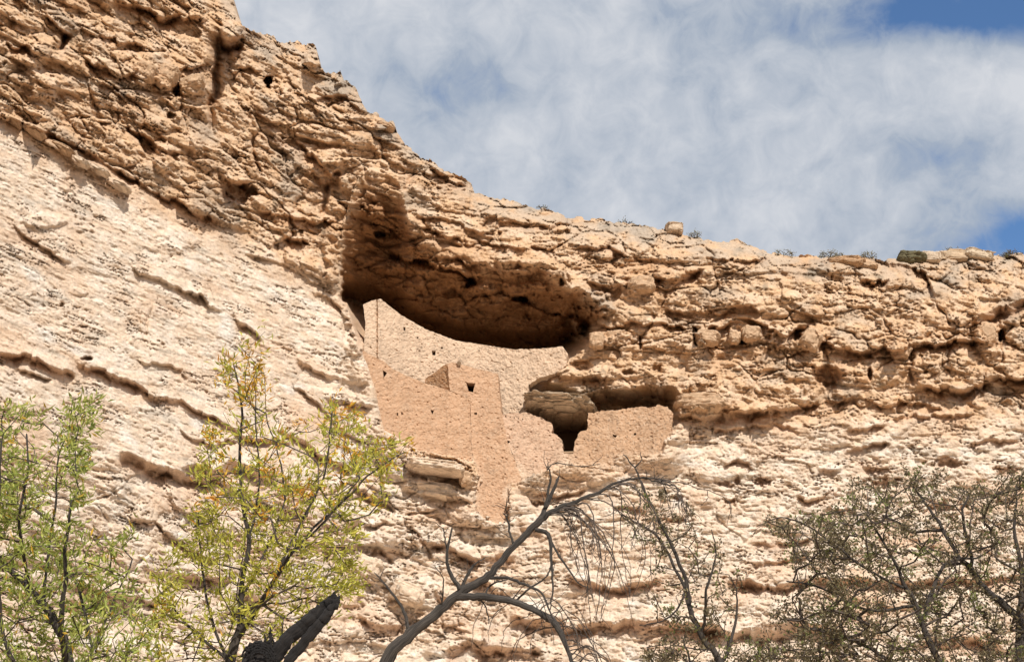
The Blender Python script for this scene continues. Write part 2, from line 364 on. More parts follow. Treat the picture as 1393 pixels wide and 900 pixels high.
ledge([(1175, 540), (1220, 548), (1285, 552)], .7, under=5, down=9, lip=.3, red=.5); ledge([(1115, 536), (1140, 545), (1175, 540)], .8, under=6, down=9, lip=.3, red=.4)
ledge([(970, 552), (1030, 556), (1072, 552), (1120, 548)], .9, under=6, down=10, lip=.55, up=24, red=.5)
blob(1010, 540, 90, 20, .55, p=4, edge=.2)
ledge([(915, 562), (960, 563), (1000, 558), (1070, 558)], 1.2, under=8, down=7, lip=.5, red=.5)
# --- right side: pale band below
for p in [[(960, 580), (1020, 574), (1090, 577)], [(1210, 568), (1270, 564), (1330, 560)], [(1145, 582), (1170, 586), (1208, 576)], [(1145, 610), (1180, 606), (1215, 600)], [(1310, 604), (1350, 596), (1393, 600)],
          [(1170, 630), (1190, 636), (1215, 630)], [(980, 632), (1000, 626), (1030, 632)], [(1110, 638), (1130, 642), (1145, 636)], [(1080, 670), (1110, 674), (1150, 662)], [(1115, 690), (1140, 690), (1170, 688)],
          [(905, 700), (925, 702), (935, 704)], [(1270, 625), (1290, 622), (1310, 628)], [(1355, 635), (1375, 640), (1393, 636)], [(1020, 735), (1050, 740), (1110, 730)], [(1020, 760), (1060, 762), (1100, 755)], [(720, 665), (760, 672), (800, 668)], [(830, 690), (860, 688), (880, 694)]]:
    ledge(p, .75, under=5, down=7, lip=.3, up=9, red=.8)
for q in [(985, 658, 9, 6), (1003, 655, 3, 7), (1037, 656, 9, 7), (1200, 658, 18, 9), (995, 682, 11, 5), (1290, 630, 20, 7), (1370, 640, 14, 6), (1280, 690, 24, 8), (921, 676, 8, 5), (736, 685, 9, 4)]:
    blob(q[0], q[1], q[2]*1.25, q[3]*.9, -.75, rag=.42, edge=.6, red=.8)
ledge([(985, 790), (1020, 788), (1040, 796), (1070, 792), (1105, 782)], 1.3, under=10, down=9, lip=.6, red=.85)
ledge([(1100, 785), (1150, 788), (1210, 790), (1280, 786), (1393, 780)], 1.1, under=9, down=10, lip=.4, red=.8)
ledge([(1020, 850), (1060, 845), (1100, 846), (1145, 858)], 2.2, under=22, down=12, lip=.6, red=.5)
ledge([(860, 855), (920, 850), (980, 856), (1030, 852)], 1.4, under=12, down=10, lip=.5, red=.5)
ledge([(1240, 872), (1300, 868), (1370, 876)], 1.2, under=10, down=10, lip=.5, red=.6)

# --- the big alcove
def poly_interp(x, pts):
    xs, ys = zip(*pts); return np.interp(x, xs, ys)
lipy = poly_interp(PX, [(462, 330), (470, 292), (484, 252), (500, 236), (530, 232), (542, 246), (556, 290), (580, 318), (620, 332), (660, 346), (710, 352), (760, 362), (795, 388), (825, 424)]) + wobA*1.6 + fbm(PX/45., PY/45., 171, 3)*16 + noise(PX/9., PY/9., 172)*3
boty = poly_interp(PX, [(462, 402), (500, 412), (560, 440), (620, 462), (700, 474), (760, 470), (790, 450), (825, 428)]) 
f = np.clip((PY-lipy)/np.maximum(boty-lipy, 3), 0, 1.0)
ax = ss(463, 468, PX + wobB*1.0 + fbm(PX/14., PY/14., 173, 3)*9)*ss(838, 775, PX + fbm(PX/22., PY/22., 174, 4)*45)
under_w = np.where(PY > lipy, 1.0, 0.0)
aldepth = ax*under_w*(6.6*f**np.interp(PX, [470, 560, 640], [1.7, 1.35, 1.2]) + 3.2*ss(.78, 1, f))
lower = ss(0, 1, np.clip((PY-boty)/np.interp(PX, [472, 515, 700, 760], [14, 150, 150, 30]), 0, 1))          # the back of the alcove behind the walls comes forward again
aldepth = aldepth*(1-lower*0.97)*ss(830, 780, PX)
ALC = aldepth
lipm = ss(462, 480, PX)*ss(850, 800, PX)*np.exp(-np.clip(lipy-PY, 0, None)/40.0)*(PY <= lipy)
D += 0.9*lipm*ss(500, 560, PX) + 0.9*(1-f)*under_w*ax*ss(500, 560, PX)*ss(850, 800, PX)*(PY > lipy)*(PY < boty)
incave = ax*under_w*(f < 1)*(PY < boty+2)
# shelves and pockets in the alcove ceiling
def cledge(pts, depth, under=5, down=8, lip=.2, up=9): ledge(pts, depth, under, down, lip, up, wob=1.5, red=.3)
cledge([(528, 340), (545, 350), (575, 350), (600, 362), (640, 372), (660, 380)], 1.5, 6, 7, .5)
cledge([(688, 402), (705, 404), (725, 408)], 1.5, 5, 5, .35); cledge([(640, 412), (690, 410), (760, 396), (800, 392)], .5, 4, 10, .5)
cledge([(500, 385), (560, 400), (620, 415)], .4, 5, 14, .5); cledge([(540, 300), (580, 310), (640, 330)], .5, 4, 10, .3)
blob(515, 319, 8, 5, -1.8); blob(500, 345, 14, 5, -.5); blob(642, 384, 8, 7, -1.4); blob(764, 384, 4, 6, -1.0); blob(708, 407, 12, 4, -1.2)
cledge([(560, 418), (620, 440), (700, 450), (780, 446)], .8, 9, 10, .4)
for q in [(812, 404, 17, 8, .9), (796, 424, 16, 9, .8), (822, 420, 12, 8, .6), (776, 452, 16, 10, .7), (748, 372, 14, 7, .6), (690, 352, 18, 6, .5)]: blob(*q, p=2.8, rag=.35)
cledge([(770, 396), (800, 410), (838, 414)], .8, 5, 7, .4); cledge([(600, 345), (650, 356), (700, 372), (740, 376)], .8, 5, 8, .4)
cledge([(500, 300), (540, 318), (575, 326)], .8, 5, 8, .4); cledge([(560, 385), (600, 392), (650, 400), (680, 396)], .9, 5, 8, .45); cledge([(700, 425), (740, 428), (790, 420)], .8, 5, 7, .4); cledge([(475, 360), (510, 368), (540, 372)], .7, 5, 9, .35)
for q in [(585, 370, 18, 8, .5), (655, 395, 20, 8, .5), (730, 392, 16, 7, .5), (540, 365, 16, 10, .5), (510, 285, 14, 10, .6), (620, 430, 24, 8, .4)]: blob(*q, p=2.8, rag=.3)
# --- the low alcove over the right-hand rooms
lip2 = poly_interp(PX, [(712, 524), (730, 520), (760, 526), (800, 530), (850, 532), (890, 524), (925, 530)]) + wobA*1.2
bot2 = poly_interp(PX, [(712, 553), (760, 552), (800, 556), (860, 550), (925, 552)])
f2 = np.clip((PY-lip2)/np.maximum(bot2-lip2, 3), 0, 1)
a2 = ss(708, 716, PX)*ss(926, 905, PX)
D += .35*a2*np.exp(-np.clip(lip2-PY, 0, None)/34.0)*(PY <= lip2) + .35*a2*(1-f2)*(PY > lip2)
ALC = ALC + a2*(PY > lip2)*4.2*f2**0.8*(1-ss(0, 1, (PY-bot2)/70))
ledge([(730, 500), (760, 512), (800, 508), (830, 516)], .5, under=5, down=8, lip=.4); blob(790, 497, 16, 7, -.7); blob(855, 506, 9, 5, -.6); blob(895, 500, 8, 5, -.5)
for q in [(755, 541, 8, 7), (785, 540, 9, 8), (815, 540, 7, 7), (735, 545, 7, 6)]: blob(*q, .6, p=2.4)

# --- procedural relief in face coordinates (S along the wall, Z up)
w1 = fbm(S*.11, Z*.16, 1, 3); w2 = fbm(S*.5, Z*.7, 5, 3)
leftw = ss(520, 440, PX)
D_hand = D; D = np.zeros(shape)
bandL = poly_interp(PX, [(-700, -160), (0, 158), (95, 196), (200, 256), (300, 304), (360, 332), (440, 374), (470, 405), (500, 450), (520, 560), (640, 640), (720, 640), (900, 590), (930, 566), (1100, 566), (1393, 556), (2100, 540)])
PALE = ss(-5, 5, PY - bandL + noise(S*.7, Z*.7, 31)*9 + noise(S*3, Z*3, 32)*4)
PALC = np.clip(ss(-14, 52, PY - bandL + fbm(S*.5, Z*.9, 33, 4)*26), 0, 1)
ROUGH = 1 - 0.68*PALE*ss(560, 500, PX) - 0.42*PALE*ss(500, 560, PX)
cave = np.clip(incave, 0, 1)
def beds(th, seed, sharp=0.16, lat=.22):
    zz = Z + w1*1.1 + noise(S*.35, Z*.2, seed+9)*.35 + noise(Z*.6, Z*0+seed, seed+3)*.5*th + w2*.16*th
    k = zz/th; i = np.floor(k); fr = k - i
    a = noise(S*lat/th**.5, i*7.31, seed); b = noise(S*lat/th**.5, (i-1)*7.31, seed)
    t = ss(0, sharp, fr)
    return b*(1-t) + a*t + 0.22*(1-np.abs(2*fr-1)**3), fr
b1, _ = beds(2.1, 11, .10, .20); b2, _ = beds(.75, 12, .16, .5); b3, fr3 = beds(.26, 13, .3, 1.0)
x1, y1 = S*.55 + w2*.55 + w1*.6, Z*1.05 + w2*.5 + noise(S*1.7, Z*1.7, 23)*.15
def facet(x, y, seed, edge=.06, tilt=1.0):
    """broken rock: every cell is a plane of its own, with a narrow joint round it"""
    f1_, f2_, id_, vx_, vy_ = voronoi(x, y, seed)
    a1 = np.modf(id_*57.31)[0]-.5; a2 = np.modf(id_*113.7)[0]-.5
    return (id_-.5) + tilt*(a1*vx_ + (a2-.25)*vy_)*2.2, np.exp(-((f2_-f1_)/edge)**2)
w3 = fbm(S*1.7, Z*2.4, 7, 4, .6)
dipS = S*.75; 
FA, ca = facet(S*.38 + w1*.9 + w2*.35, Z*.80 + w2*.45, 40, .06)
FB, cb = facet(S*.85 + w2*.7 + w3*.12, Z*1.9 + w2*.7 + w3*.25, 45, .08)
FC, cc_ = facet(S*2.1*(1-.35*PALE) + w3*.5, Z*4.6*(1+.3*PALE) + w3*.6*(1-.4*PALE), 50, .10)
FD, cd = facet(S*5.0 + w3*1.2, Z*10.0 + w3*1.2, 55, .12)
FE, ce = facet(S*11. + w3*2, Z*17.0 + w3*2, 58, .12)
brk = ss(-.25, .35, fbm(S*.22+7, Z*.35, 41, 2)); brk2 = ss(-.2, .4, fbm(S*.4+17, Z*.6, 42, 2))
bil = 1 - np.abs(fbm(S*.9, Z*1.4, 71, 4))*2.2
fine = fbm(S*5.0, Z*7.0, 73, 5, .7); lam = fbm(S*1.3, Z*9.0, 77, 4, .65)
lowf = 1-.6*ss(590, 690, PY)*ss(760, 600, PX); pL = PALE*leftw*lowf; pR = PALE*(1-leftw)*lowf
kA = 1 - .9*pL - .66*pR; kB = 1 - .86*pL - .74*pR; kC = 1 - .74*pL - .62*pR; kD = 1 - .45*pL - .3*pR
D += b1*.72*(1-.8*pL-.6*pR) + cave*b2*.25 + b2*.38*(1-.75*pL-.5*pR) + b3*.12*(1-.5*pL)
gr = fbm(S*14., Z*20., 74, 3, .8)
D += FA*.38*kA + FB*.25*kB*(.5+.7*brk2) + FC*.125*kC*(.4+.9*brk) + FD*.085*kD*(.5+.8*brk2) + FE*.040 + gr*.035
D -= ca*.46*brk*kA*(1-.4*cave) + cb*.30*brk2*kB + cc_*.08*brk*kC
D += bil*.12*(1-.7*PALE) + (fine*(1-PALE)*.07 + PALE*fbm(S*2.6, Z*13., 75, 5, .7)*.055) + lam*.06*(1-.5*cave) + w3*.10*(1-.8*PALE) + pL*fbm(S*.6, Z*4.5+S*.25, 78, 4, .6)*.13
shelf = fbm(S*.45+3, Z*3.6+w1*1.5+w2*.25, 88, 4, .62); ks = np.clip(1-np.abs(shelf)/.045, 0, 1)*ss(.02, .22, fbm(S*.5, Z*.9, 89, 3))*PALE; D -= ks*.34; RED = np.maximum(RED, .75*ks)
f1c, _, idc, _, _ = voronoi(S*2.2 + w3*1.2, Z*4.2 + w3*1.4, 80)
pit = ss(.34, .10, f1c)*(idc > .72)*ss(0., .35, noise(S*.3, Z*.5, 82)); D -= pit*.20*(1-.7*cave)
tanm = 1-PALE
sh2 = fbm(S*.30+13, Z*2.2+w1*2.2+w2*.3, 188, 4, .6); k2 = np.clip(1-np.abs(sh2)/.035, 0, 1)*ss(.0, .3, fbm(S*.35+50, Z*.5, 189, 3))*tanm*(1-.5*cave)
D = D*(1-.42*pL-.15*pR) - k2*.35
RED = np.maximum(RED, .6*k2)
D = D - tanm*.38*(1-cave) + D_hand*(1-.36*PALE)
# general lean, and rounding of the rim
SM = np.interp(PX, _pp, np.convolve(np.pad(np.interp(_pp, SKX, SKY_), 20, 'edge'), np.ones(41)/41, 'valid'))
rim = np.clip(PY-SM, 0, None)
lean = np.clip(Z-22, 0, None)*.10 + np.where(PX > 640, np.exp(-rim/20.0)*3.0, np.exp(-rim/12.0)*1.5)
# foot of the cliff runs out as a talus slope
lean = lean - np.clip(9-Z, 0, None)*.9

# cut the ledge behind the dwelling so that its walls stand on it
def in_poly(x, y, poly):
    r = np.zeros(x.shape, bool); n = len(poly)
    for i in range(n):
        x0, y0 = poly[i]; x1_, y1_ = poly[(i+1) % n]
        if y0 == y1_: continue
        c = ((y0 > y) != (y1_ > y)) & (x < (x1_-x0)*(y-y0)/(y1_-y0) + x0)
        r ^= c
    return r
def dist_poly(x, y, poly):
    d = np.full(x.shape, 1e9); n = len(poly)
    for i in range(n):
        x0, y0 = poly[i]; dx, dy = poly[(i+1) % n][0]-x0, poly[(i+1) % n][1]-y0
        t = np.clip(((x-x0)*dx + (y-y0)*dy)/(dx*dx+dy*dy+1e-9), 0, 1)
        d = np.minimum(d, np.hypot(x-x0-t*dx, y-y0-t*dy))
    return np.where(in_poly(x, y, poly), d, -d)
# outline of the whole dwelling below the wall tops (only used to set the rock back)
FRONT = [(488, 474), (500, 480), (513, 487), (522, 491), (545, 507), (575, 520), (612, 531), (640, 530), (680, 545), (690, 562), (718, 560), (735, 566), (752, 574), (800, 572),
         (801, 560), (830, 558), (870, 553), (905, 554), (916, 562), (915, 590), (906, 600), (905, 619), (872, 621), (842, 622), (832, 638), (800, 634), (762, 634), (730, 648), (711, 655), (693, 665), (695, 685), (695, 711), (678, 716), (648, 705),
         (642, 688), (647, 655), (645, 632), (612, 624), (569, 614), (543, 596), (521, 586), (510, 536), (500, 505)]
CAPO = [(494, 414), (503, 410), (517, 406), (526, 413), (545, 428), (580, 448), (620, 463), (665, 470), (700, 475), (735, 474), (765, 471), (773, 482), (770, 497), (755, 508), (735, 513), (719, 523), (718, 556), (700, 575), (600, 560), (510, 520), (494, 478), (497, 440)]
def Yfront(px): return np.interp(px, [480, 500, 560, 650, 720, 800, 860, 920], [57.2, 57.9, 59.3, 60.3, 60.7, 61.0, 61.1, 61.0])
def Yback(px): return Yfront(px) + np.interp(px, [480, 510, 560, 650, 720, 775], [.4, .8, 1.4, 1.5, 1.0, .5])
sl = sub(470, 935, 395, 730)
ALC2 = np.zeros(shape)
dF = dist_poly(PX[sl], PY[sl], FRONT); dC = dist_poly(PX[sl], PY[sl], CAPO)
Ycur = Y0 + ALC + lean - D
wq = np.abs(fbm(PX[sl]/11., PY[sl]/11., 175, 4))*13*ss(600, 625, PY[sl]) + wobA[sl]*.35
mF = ss(1.0+wq, 5.0+wq, dF); mC = ss(-1.5, 3.0, dC)
near = ss(-34, -2, dF)                      # rock round the foot lines up with the wall faces
tgt = Yfront(PX[sl]) - .10
notop = ss(560, 600, PY[sl])*1.0
base_sm = (Y0 + ALC + lean)[sl]
Ynew = Ycur[sl] + (tgt - base_sm)*near*notop
leftrim = ss(540, 500, PX[sl])*ss(440, 480, PY[sl])*near
Ynew = Ynew + (tgt - base_sm)*leftrim*(1-notop)
Ynew = np.where(mC > 0, np.maximum(Ynew, Ynew*(1-mC) + (Yback(PX[sl])+1.3)*mC), Ynew)
td = ss(34, 22, np.hypot((PX[sl]-775), (PY[sl]-590)))*4
Ynew = Ynew*(1-mF) + np.maximum(Ynew, Yfront(PX[sl])+1.0+td)*mF
YY = Ycur.copy(); YY[sl] = Ynew

X3, Y3, Z3 = W(PX, PY, YY)
back = EX**2*.06 + EX*.03
Y3 = Y3 + back; Z3 = Z3 - back*.02 + fbm(X3*.3, Y3*.3, 99, 3)*.25*np.clip(back, 0, 1)
bot = ss(1180, 1255, PY); Z3 = Z3*(1-bot) + np.minimum(Z3, -.6)*bot

# colours (pigment of the stone; the alcove tint also deepens its shade)
def col(r, g, b): return np.array([r, g, b])
def mix(a, b, t): return a + (b-a)*t[..., None]
n_big = fbm(S*.25, Z*.5, 101, 4); n_mid = fbm(S*1.1, Z*2.0, 102, 4); n_lam = fbm(S*.5, Z*5.0, 103, 3)
tan = mix(mix(np.broadcast_to(col(.63, .415, .25), shape+(3,)), col(.69, .50, .345), ss(-.35, .4, n_mid)), col(.53, .315, .17), ss(.05, .5, n_big)*.6)
grey = ss(.08, .42, fbm(S*.33+9, Z*.6, 104, 4))*.55 + ss(60, 0, PY-SK)*.55*ss(-.3, .3, n_mid+.2)
tan = mix(tan, col(.36, .30, .24), np.clip(grey*(1-cave), 0, .8))
pal = mix(mix(np.broadcast_to(col(.73, .58, .445), shape+(3,)), col(.80, .69, .575), ss(-.3, .35, n_mid)), col(.68, .50, .36), ss(.0, .45, n_big)*.7)
pal = mix(pal, col(.46, .41, .34), ss(.12, .5, fbm(S*.6+3, Z*2.2, 105, 4))*.6)
pal = mix(pal, col(.78, .74, .68), ss(.25, .55, fbm(S*.45+23, Z*.8, 106, 3))*.7)
pal = mix(pal, col(.68, .47, .32), ss(.0, .4, fbm(S*.22+71, Z*.7, 110, 4))*.55)
C = mix(tan, pal, .90*PALC)
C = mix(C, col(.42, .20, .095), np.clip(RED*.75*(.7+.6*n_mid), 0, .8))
C = mix(C, col(.37, .185, .08), cave*.85*ss(.0, .3, f+.15*n_mid))  # alcove ceiling: iron-brown stain, darkened further so the colour carries part of the shade
C = C*(1+.12*n_lam[..., None]+.10*fbm(S*6., Z*9., 109, 4, .7)[..., None])
# weathered black-green film in a few hollows
C = mix(C, col(.20, .17, .13), np.clip(ss(.33, .55, fbm(S*.8+40, Z*1.1, 107, 4)), 0, 1)*.55*(1-PALE)*(1-cave))
C = np.clip(C, .02, .85)

idx = np.full(shape, -1, np.int64); 
q = keep_v[:-1, :-1] & keep_v[1:, :-1] & keep_v[:-1, 1:] & keep_v[1:, 1:]
use = np.zeros(shape, bool); use[:-1, :-1] |= q; use[1:, :-1] |= q; use[:-1, 1:] |= q; use[1:, 1:] |= q
idx[use] = np.arange(use.sum())
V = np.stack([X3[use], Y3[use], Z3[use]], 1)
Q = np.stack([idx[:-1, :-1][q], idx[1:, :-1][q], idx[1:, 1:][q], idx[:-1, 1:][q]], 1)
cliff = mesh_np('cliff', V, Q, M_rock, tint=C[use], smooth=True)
tag(cliff, kind='structure')
def cliffY(px, py):      # distance of the finished face at a point
    i = np.searchsorted(cols, px); j = np.searchsorted(rows, py); return float(YY[j, i])

# ground sheet to the horizon
gx = np.concatenate([np.linspace(-900, -60, 15), np.linspace(-50, 50, 51), np.linspace(60, 900, 15)])
GX, GY = np.meshgrid(gx, gx + 20); GZ = fbm(GX*.12, GY*.12, 120, 3)*.35 - .15; GZ *= np.clip(np.hypot(GX, GY)/8, 0, 1)
gi = np.arange(GX.size).reshape(GX.shape)
M_ground = rock_material('sandy_ground', attr=False, base=(.40, .30, .21), bump=.5)
tag(mesh_np('ground', np.stack([GX.ravel(), GY.ravel(), GZ.ravel()], 1), np.stack([gi[:-1, :-1].ravel(), gi[:-1, 1:].ravel(), gi[1:, 1:].ravel(), gi[1:, :-1].ravel()], 1), M_ground, smooth=True), kind='structure')
# ---------------------------------------------------------------- the dwelling
def outline(pts, step=3.0, jit=0.5, seed=0):
    out = []; n = len(pts); rr = random.Random(seed)
    for i in range(n):
        a = pts[i]; b = pts[(i+1) % n]; d = math.hypot(b[0]-a[0], b[1]-a[1]); k = max(1, int(d/step))
        for j in range(k):
            t = j/k; w = jit if j else jit*.3
            out.append((a[0]+(b[0]-a[0])*t + rr.uniform(-w, w), a[1]+(b[1]-a[1])*t + rr.uniform(-w, w)))
    return out
def wall(name, pts, Yf, parent, tint, thick=.55, holes=(), rough=.045, seed=0, jit=.5, step=1.7, label=None, var=1.0):
    ol = outline(pts, 2.5, jit, seed); hs = [outline(h, 2.5, .15, seed+5) for h in holes]
    vs = list(ol); edges = [(i, (i+1) % len(ol)) for i in range(len(ol))]
    for h in hs:
        b = len(vs); vs += h; edges += [(b+i, b+(i+1) % len(h)) for i in range(len(h))]
    xs = [p[0] for p in ol]; ys = [p[1] for p in ol]
    gx_, gy_ = np.meshgrid(np.arange(min(xs), max(xs), step), np.arange(min(ys), max(ys), step))
    r_ = np.random.default_rng(seed); gx_ = gx_ + r_.uniform(-.4, .4, gx_.shape); gy_ = gy_ + r_.uniform(-.4, .4, gy_.shape)
    gx_, gy_ = gx_.ravel(), gy_.ravel(); k = dist_poly(gx_, gy_, ol) > .9
    for h in hs: k &= dist_poly(gx_, gy_, h) < -.8
    vs += list(zip(gx_[k], gy_[k]))
    nv, ne, nf, ov, oe, of = geometry.delaunay_2d_cdt([Vector(v) for v in vs], edges, [], 0, 1e-5, True)
    P = np.array([(v.x, v.y) for v in nv]); T = np.array([f for f in nf if len(f) == 3])
    cen = P[T].mean(1); k = in_poly(cen[:, 0], cen[:, 1], ol)
    for h in hs: k &= ~in_poly(cen[:, 0], cen[:, 1], h)
    T = T[k]
    def face(x, y):
        d = fbm(x/26., y/26., 200+seed, 3)*rough*1.4 + fbm(x/6., y/6., 210+seed, 3)*rough + noise(x/2.4, y/2.4, 220+seed)*rough*.55
        f1, _, idv, _, _ = voronoi(x/9., y/9., 230+seed); d = d - ss(.16, .05, f1)*(idv > .72)*rough*1.6
        return Yf(x) - d
    X, Y, Zz = W(P[:, 0], P[:, 1], face(P[:, 0], P[:, 1]))
    V = np.stack([X, Y, Zz], 1)
    e = np.concatenate([T[:, [0, 1]], T[:, [1, 2]], T[:, [2, 0]]]); es = np.sort(e, 1)
    _, inv, cnt = np.unique(es, axis=0, return_inverse=True, return_counts=True)
    be = e[cnt[inv.ravel()] == 1]; bv = np.unique(be); mp = -np.ones(len(V), int); mp[bv] = len(V) + np.arange(len(bv))
    V2 = V[bv].copy(); V2[:, 1] += thick; V2[:, 0] += thick*0.12
    quads = np.stack([be[:, 0], mp[be[:, 0]], mp[be[:, 1]], be[:, 1]], 1)
    Va = np.concatenate([V, V2]); p2 = np.concatenate([P, P[bv]])
    base = np.array(tint); x, y = p2[:, 0], p2[:, 1]
    m1 = fbm(x/30., y/30., 240+seed, 3); m2 = fbm(x/5., y/5., 250+seed, 3); st = ss(.25, .5, noise(x/1.9, y/1.9, 260+seed))
    Cc = base[None]*(1 + .13*var*m1 + .10*var*m2)[:, None]
    Cc = Cc*(1-.25*st*var)[:, None] + np.array([.62, .50, .38])[None]*(.25*st*var)[:, None]
    lower_edge = (y > np.interp(y, [min(ys), max(ys)], [min(ys), max(ys)])-1)
    dE = np.abs(dist_poly(x, y, ol)); hb = ss(600, 640, y)*np.clip(1-(dE+m1*14+1)/10, 0, 1)
    Cc = Cc + (np.array([.64, .49, .36])[None]-Cc)*(np.clip(hb, 0, 1)*.8)[:, None]
    blot = ss(.1, .45, fbm(x/22.+3, y/14., 270+seed, 4)); Cc = Cc + (np.array([.58, .43, .31])[None]-Cc)*(blot*.22)[:, None]
    drk = ss(.2, .5, fbm(x/9.+30, y/26., 280+seed, 4)); Cc = Cc*(1-.16*drk)[:, None]
    sp = ss(.36, .55, noise(x/1.6+9, y/1.6, 290+seed)); Cc = Cc*(1-.35*sp*var)[:, None]
    o = mesh_np(name, Va, [T[:, ::-1] if False else T, quads], M_plaster, parent=parent, tint=np.clip(Cc, .02, .8), smooth=False)
    if label: o['label'] = label
    for h in hs:
        hx = np.array([p[0] for p in h]); hy = np.array([p[1] for p in h])
        A = np.stack(W(hx, hy, face(hx, hy)+.03), 1); B = A.copy(); B[:, 1] += 1.5; n = len(h)
        Cn = B.mean(0, keepdims=True); i = np.arange(n); j = (i+1) % n
        w = hx.max()-hx.min()
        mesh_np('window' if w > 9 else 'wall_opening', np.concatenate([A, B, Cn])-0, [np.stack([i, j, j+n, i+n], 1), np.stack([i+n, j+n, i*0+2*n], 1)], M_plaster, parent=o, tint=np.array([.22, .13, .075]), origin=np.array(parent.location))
    return o
dwell = empty('cliff_dwelling', WV(680, 716, 60.3)); 
tag(dwell, 'multi-storey adobe and stone dwelling built into the alcove of the cliff', 'building')
bpy.context.view_layer.update()
def rect(cx_, cy_, w, h, s=0): return [(cx_-w/2, cy_-h/2+s), (cx_+w/2, cy_-h/2), (cx_+w/2-s, cy_+h/2), (cx_-w/2+s, cy_+h/2-s)]
def seam(f): return lambda x: f(x) + .10*np.exp(-((x-513)/1.0)**2) + np.where(x < 513, .12+(513-x)*.02, 0)
CAPO2 = [p for p in CAPO]
wall('parapet_wall', CAPO2, seam(Yback), dwell, (.57, .42, .30), seed=1, holes=[rect(550, 447, 3.2, 5), rect(568, 459, 2.6, 2.6), rect(601, 473, 3, 3), rect(590, 480, 5.5, 6.5, .5), rect(688, 564, 1, 1)][:4], rough=.05,
     label='pale stone parapet wall curving up at its end', var=1.25)
HOUSE = [(488, 474), (500, 480), (513, 487), (522, 491), (532, 500), (545, 507), (575, 520), (612, 531), (640, 541), (641, 600), (645, 633), (612, 624), (569, 614), (543, 597), (521, 586), (511, 560), (510, 536), (500, 505)]
wall('house_wall', HOUSE, Yfront, dwell, (.47, .295, .185), seed=2, holes=[[(520.5, 503), (526.5, 507), (521, 516)], [(585.5, 557), (590.5, 558), (588, 564)], rect(540.5, 563, 2, 4), rect(546.5, 562, 2, 4)], label='smooth tan plastered lower wall', var=.8)
ROOM = [(609, 494.5), (617, 493), (627, 495), (640, 499), (677, 508), (680, 540), (683, 562), (690, 600), (702, 630), (711, 655), (693, 666), (695, 685), (695, 711), (678, 716), (648, 705), (643, 688), (647, 655), (645, 633), (641, 600), (640, 541), (612, 531)]
wall('room_wall', ROOM, lambda x: Yfront(x)-.02, dwell, (.475, .30, .19), seed=3, holes=[[(634, 520), (646.5, 521), (643.5, 533.5), (636.5, 531)], rect(647, 562, 4, 3), rect(691, 600, 6, 4, 1)][:2] , label='tan wall of the highest room with one square window', var=.9)
SIDE = [(570, 521), (590, 507), (606, 495), (609, 494.5), (612, 532), (600, 532), (585, 527)]
wall('side_wall', SIDE, lambda x: np.interp(x, [568, 611], [61.2, 59.95]), dwell, (.40, .235, .13), seed=4, thick=.3, label='rough reddish side wall of the highest room', var=1.6)
TERR = [(683, 563), (690, 562), (718, 561), (735, 567), (751, 576), (751, 589), (758, 591), (765, 599), (767, 617), (774, 617), (774, 634), (762, 634), (730, 648), (711, 655), (702, 630), (690, 600)]
wall('terrace_wall', TERR, lambda x: Yfront(x)+.02, dwell, (.51, .345, .24), seed=5, jit=1.0, holes=[[(688, 598), (695, 600), (691, 603)], rect(688, 566, 1.6, 2.4), rect(694, 567, 1.3, 1.6), rect(699.5, 568, 1.3, 1.8), rect(705, 569, 1.3, 1.8), rect(711, 570, 1.4, 1.8)], label='pinkish lower wall left of the doorway', var=1.2)
ANNEX = [(774, 617), (780, 617), (782, 600), (788, 588), (799, 584), (800, 561), (808, 562), (818, 558), (830, 558), (850, 556), (870, 553), (886, 554), (897, 550), (908, 553), (916, 562), (913, 590), (906, 600), (902, 619), (872, 621), (842, 622), (832, 638), (800, 634), (774, 634)]
wall('annex_wall', ANNEX, Yfront, dwell, (.46, .295, .185), seed=6, jit=.9, holes=[[(833, 590), (840, 592), (837, 595), (834, 593)], rect(864, 590, 3.2, 3)], label='brown stone wall right of the doorway', var=1.4)
# T-shaped doorway: floor, jambs and back of the passage
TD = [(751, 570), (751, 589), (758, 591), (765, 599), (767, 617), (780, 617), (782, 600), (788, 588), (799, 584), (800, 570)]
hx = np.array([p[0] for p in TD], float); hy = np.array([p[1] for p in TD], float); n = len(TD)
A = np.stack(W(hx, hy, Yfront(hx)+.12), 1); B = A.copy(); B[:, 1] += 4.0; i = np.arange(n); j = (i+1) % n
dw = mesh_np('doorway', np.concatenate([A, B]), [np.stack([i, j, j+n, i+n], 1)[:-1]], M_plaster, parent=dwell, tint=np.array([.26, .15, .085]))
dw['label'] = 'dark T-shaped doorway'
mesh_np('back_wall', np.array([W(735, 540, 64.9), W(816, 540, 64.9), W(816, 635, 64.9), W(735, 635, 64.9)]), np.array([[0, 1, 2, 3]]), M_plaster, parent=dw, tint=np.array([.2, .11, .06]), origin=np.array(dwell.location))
def bar(a, b, r, name, parent, mat, tint, sides=6):
    a, b = np.array(a), np.array(b); d = (b-a)/np.linalg.norm(b-a); u = np.cross(d, [0, .3, 1]); u /= np.linalg.norm(u); v = np.cross(d, u)
    an = np.arange(sides)*2*np.pi/sides; c = (np.cos(an)[:, None]*u + np.sin(an)[:, None]*v)*r
    i = np.arange(sides); j = (i+1) % sides
    return mesh_np(name, np.concatenate([a+c, b+c]), [np.stack([i, j, j+sides, i+sides], 1), np.array([i[::-1], i+sides])], mat, parent=parent, tint=np.array(tint))
bar(W(765.5, 615.3, 60.95), W(781.5, 615.0, 60.98), .05, 'door_sill', dwell, M_plaster, (.36, .25, .16))
bar(W(624.5, 494.5, 59.85), W(624.5, 493, 60.6), .09, 'roof_beam', dwell, M_plaster, (.25, .17, .11), 9)

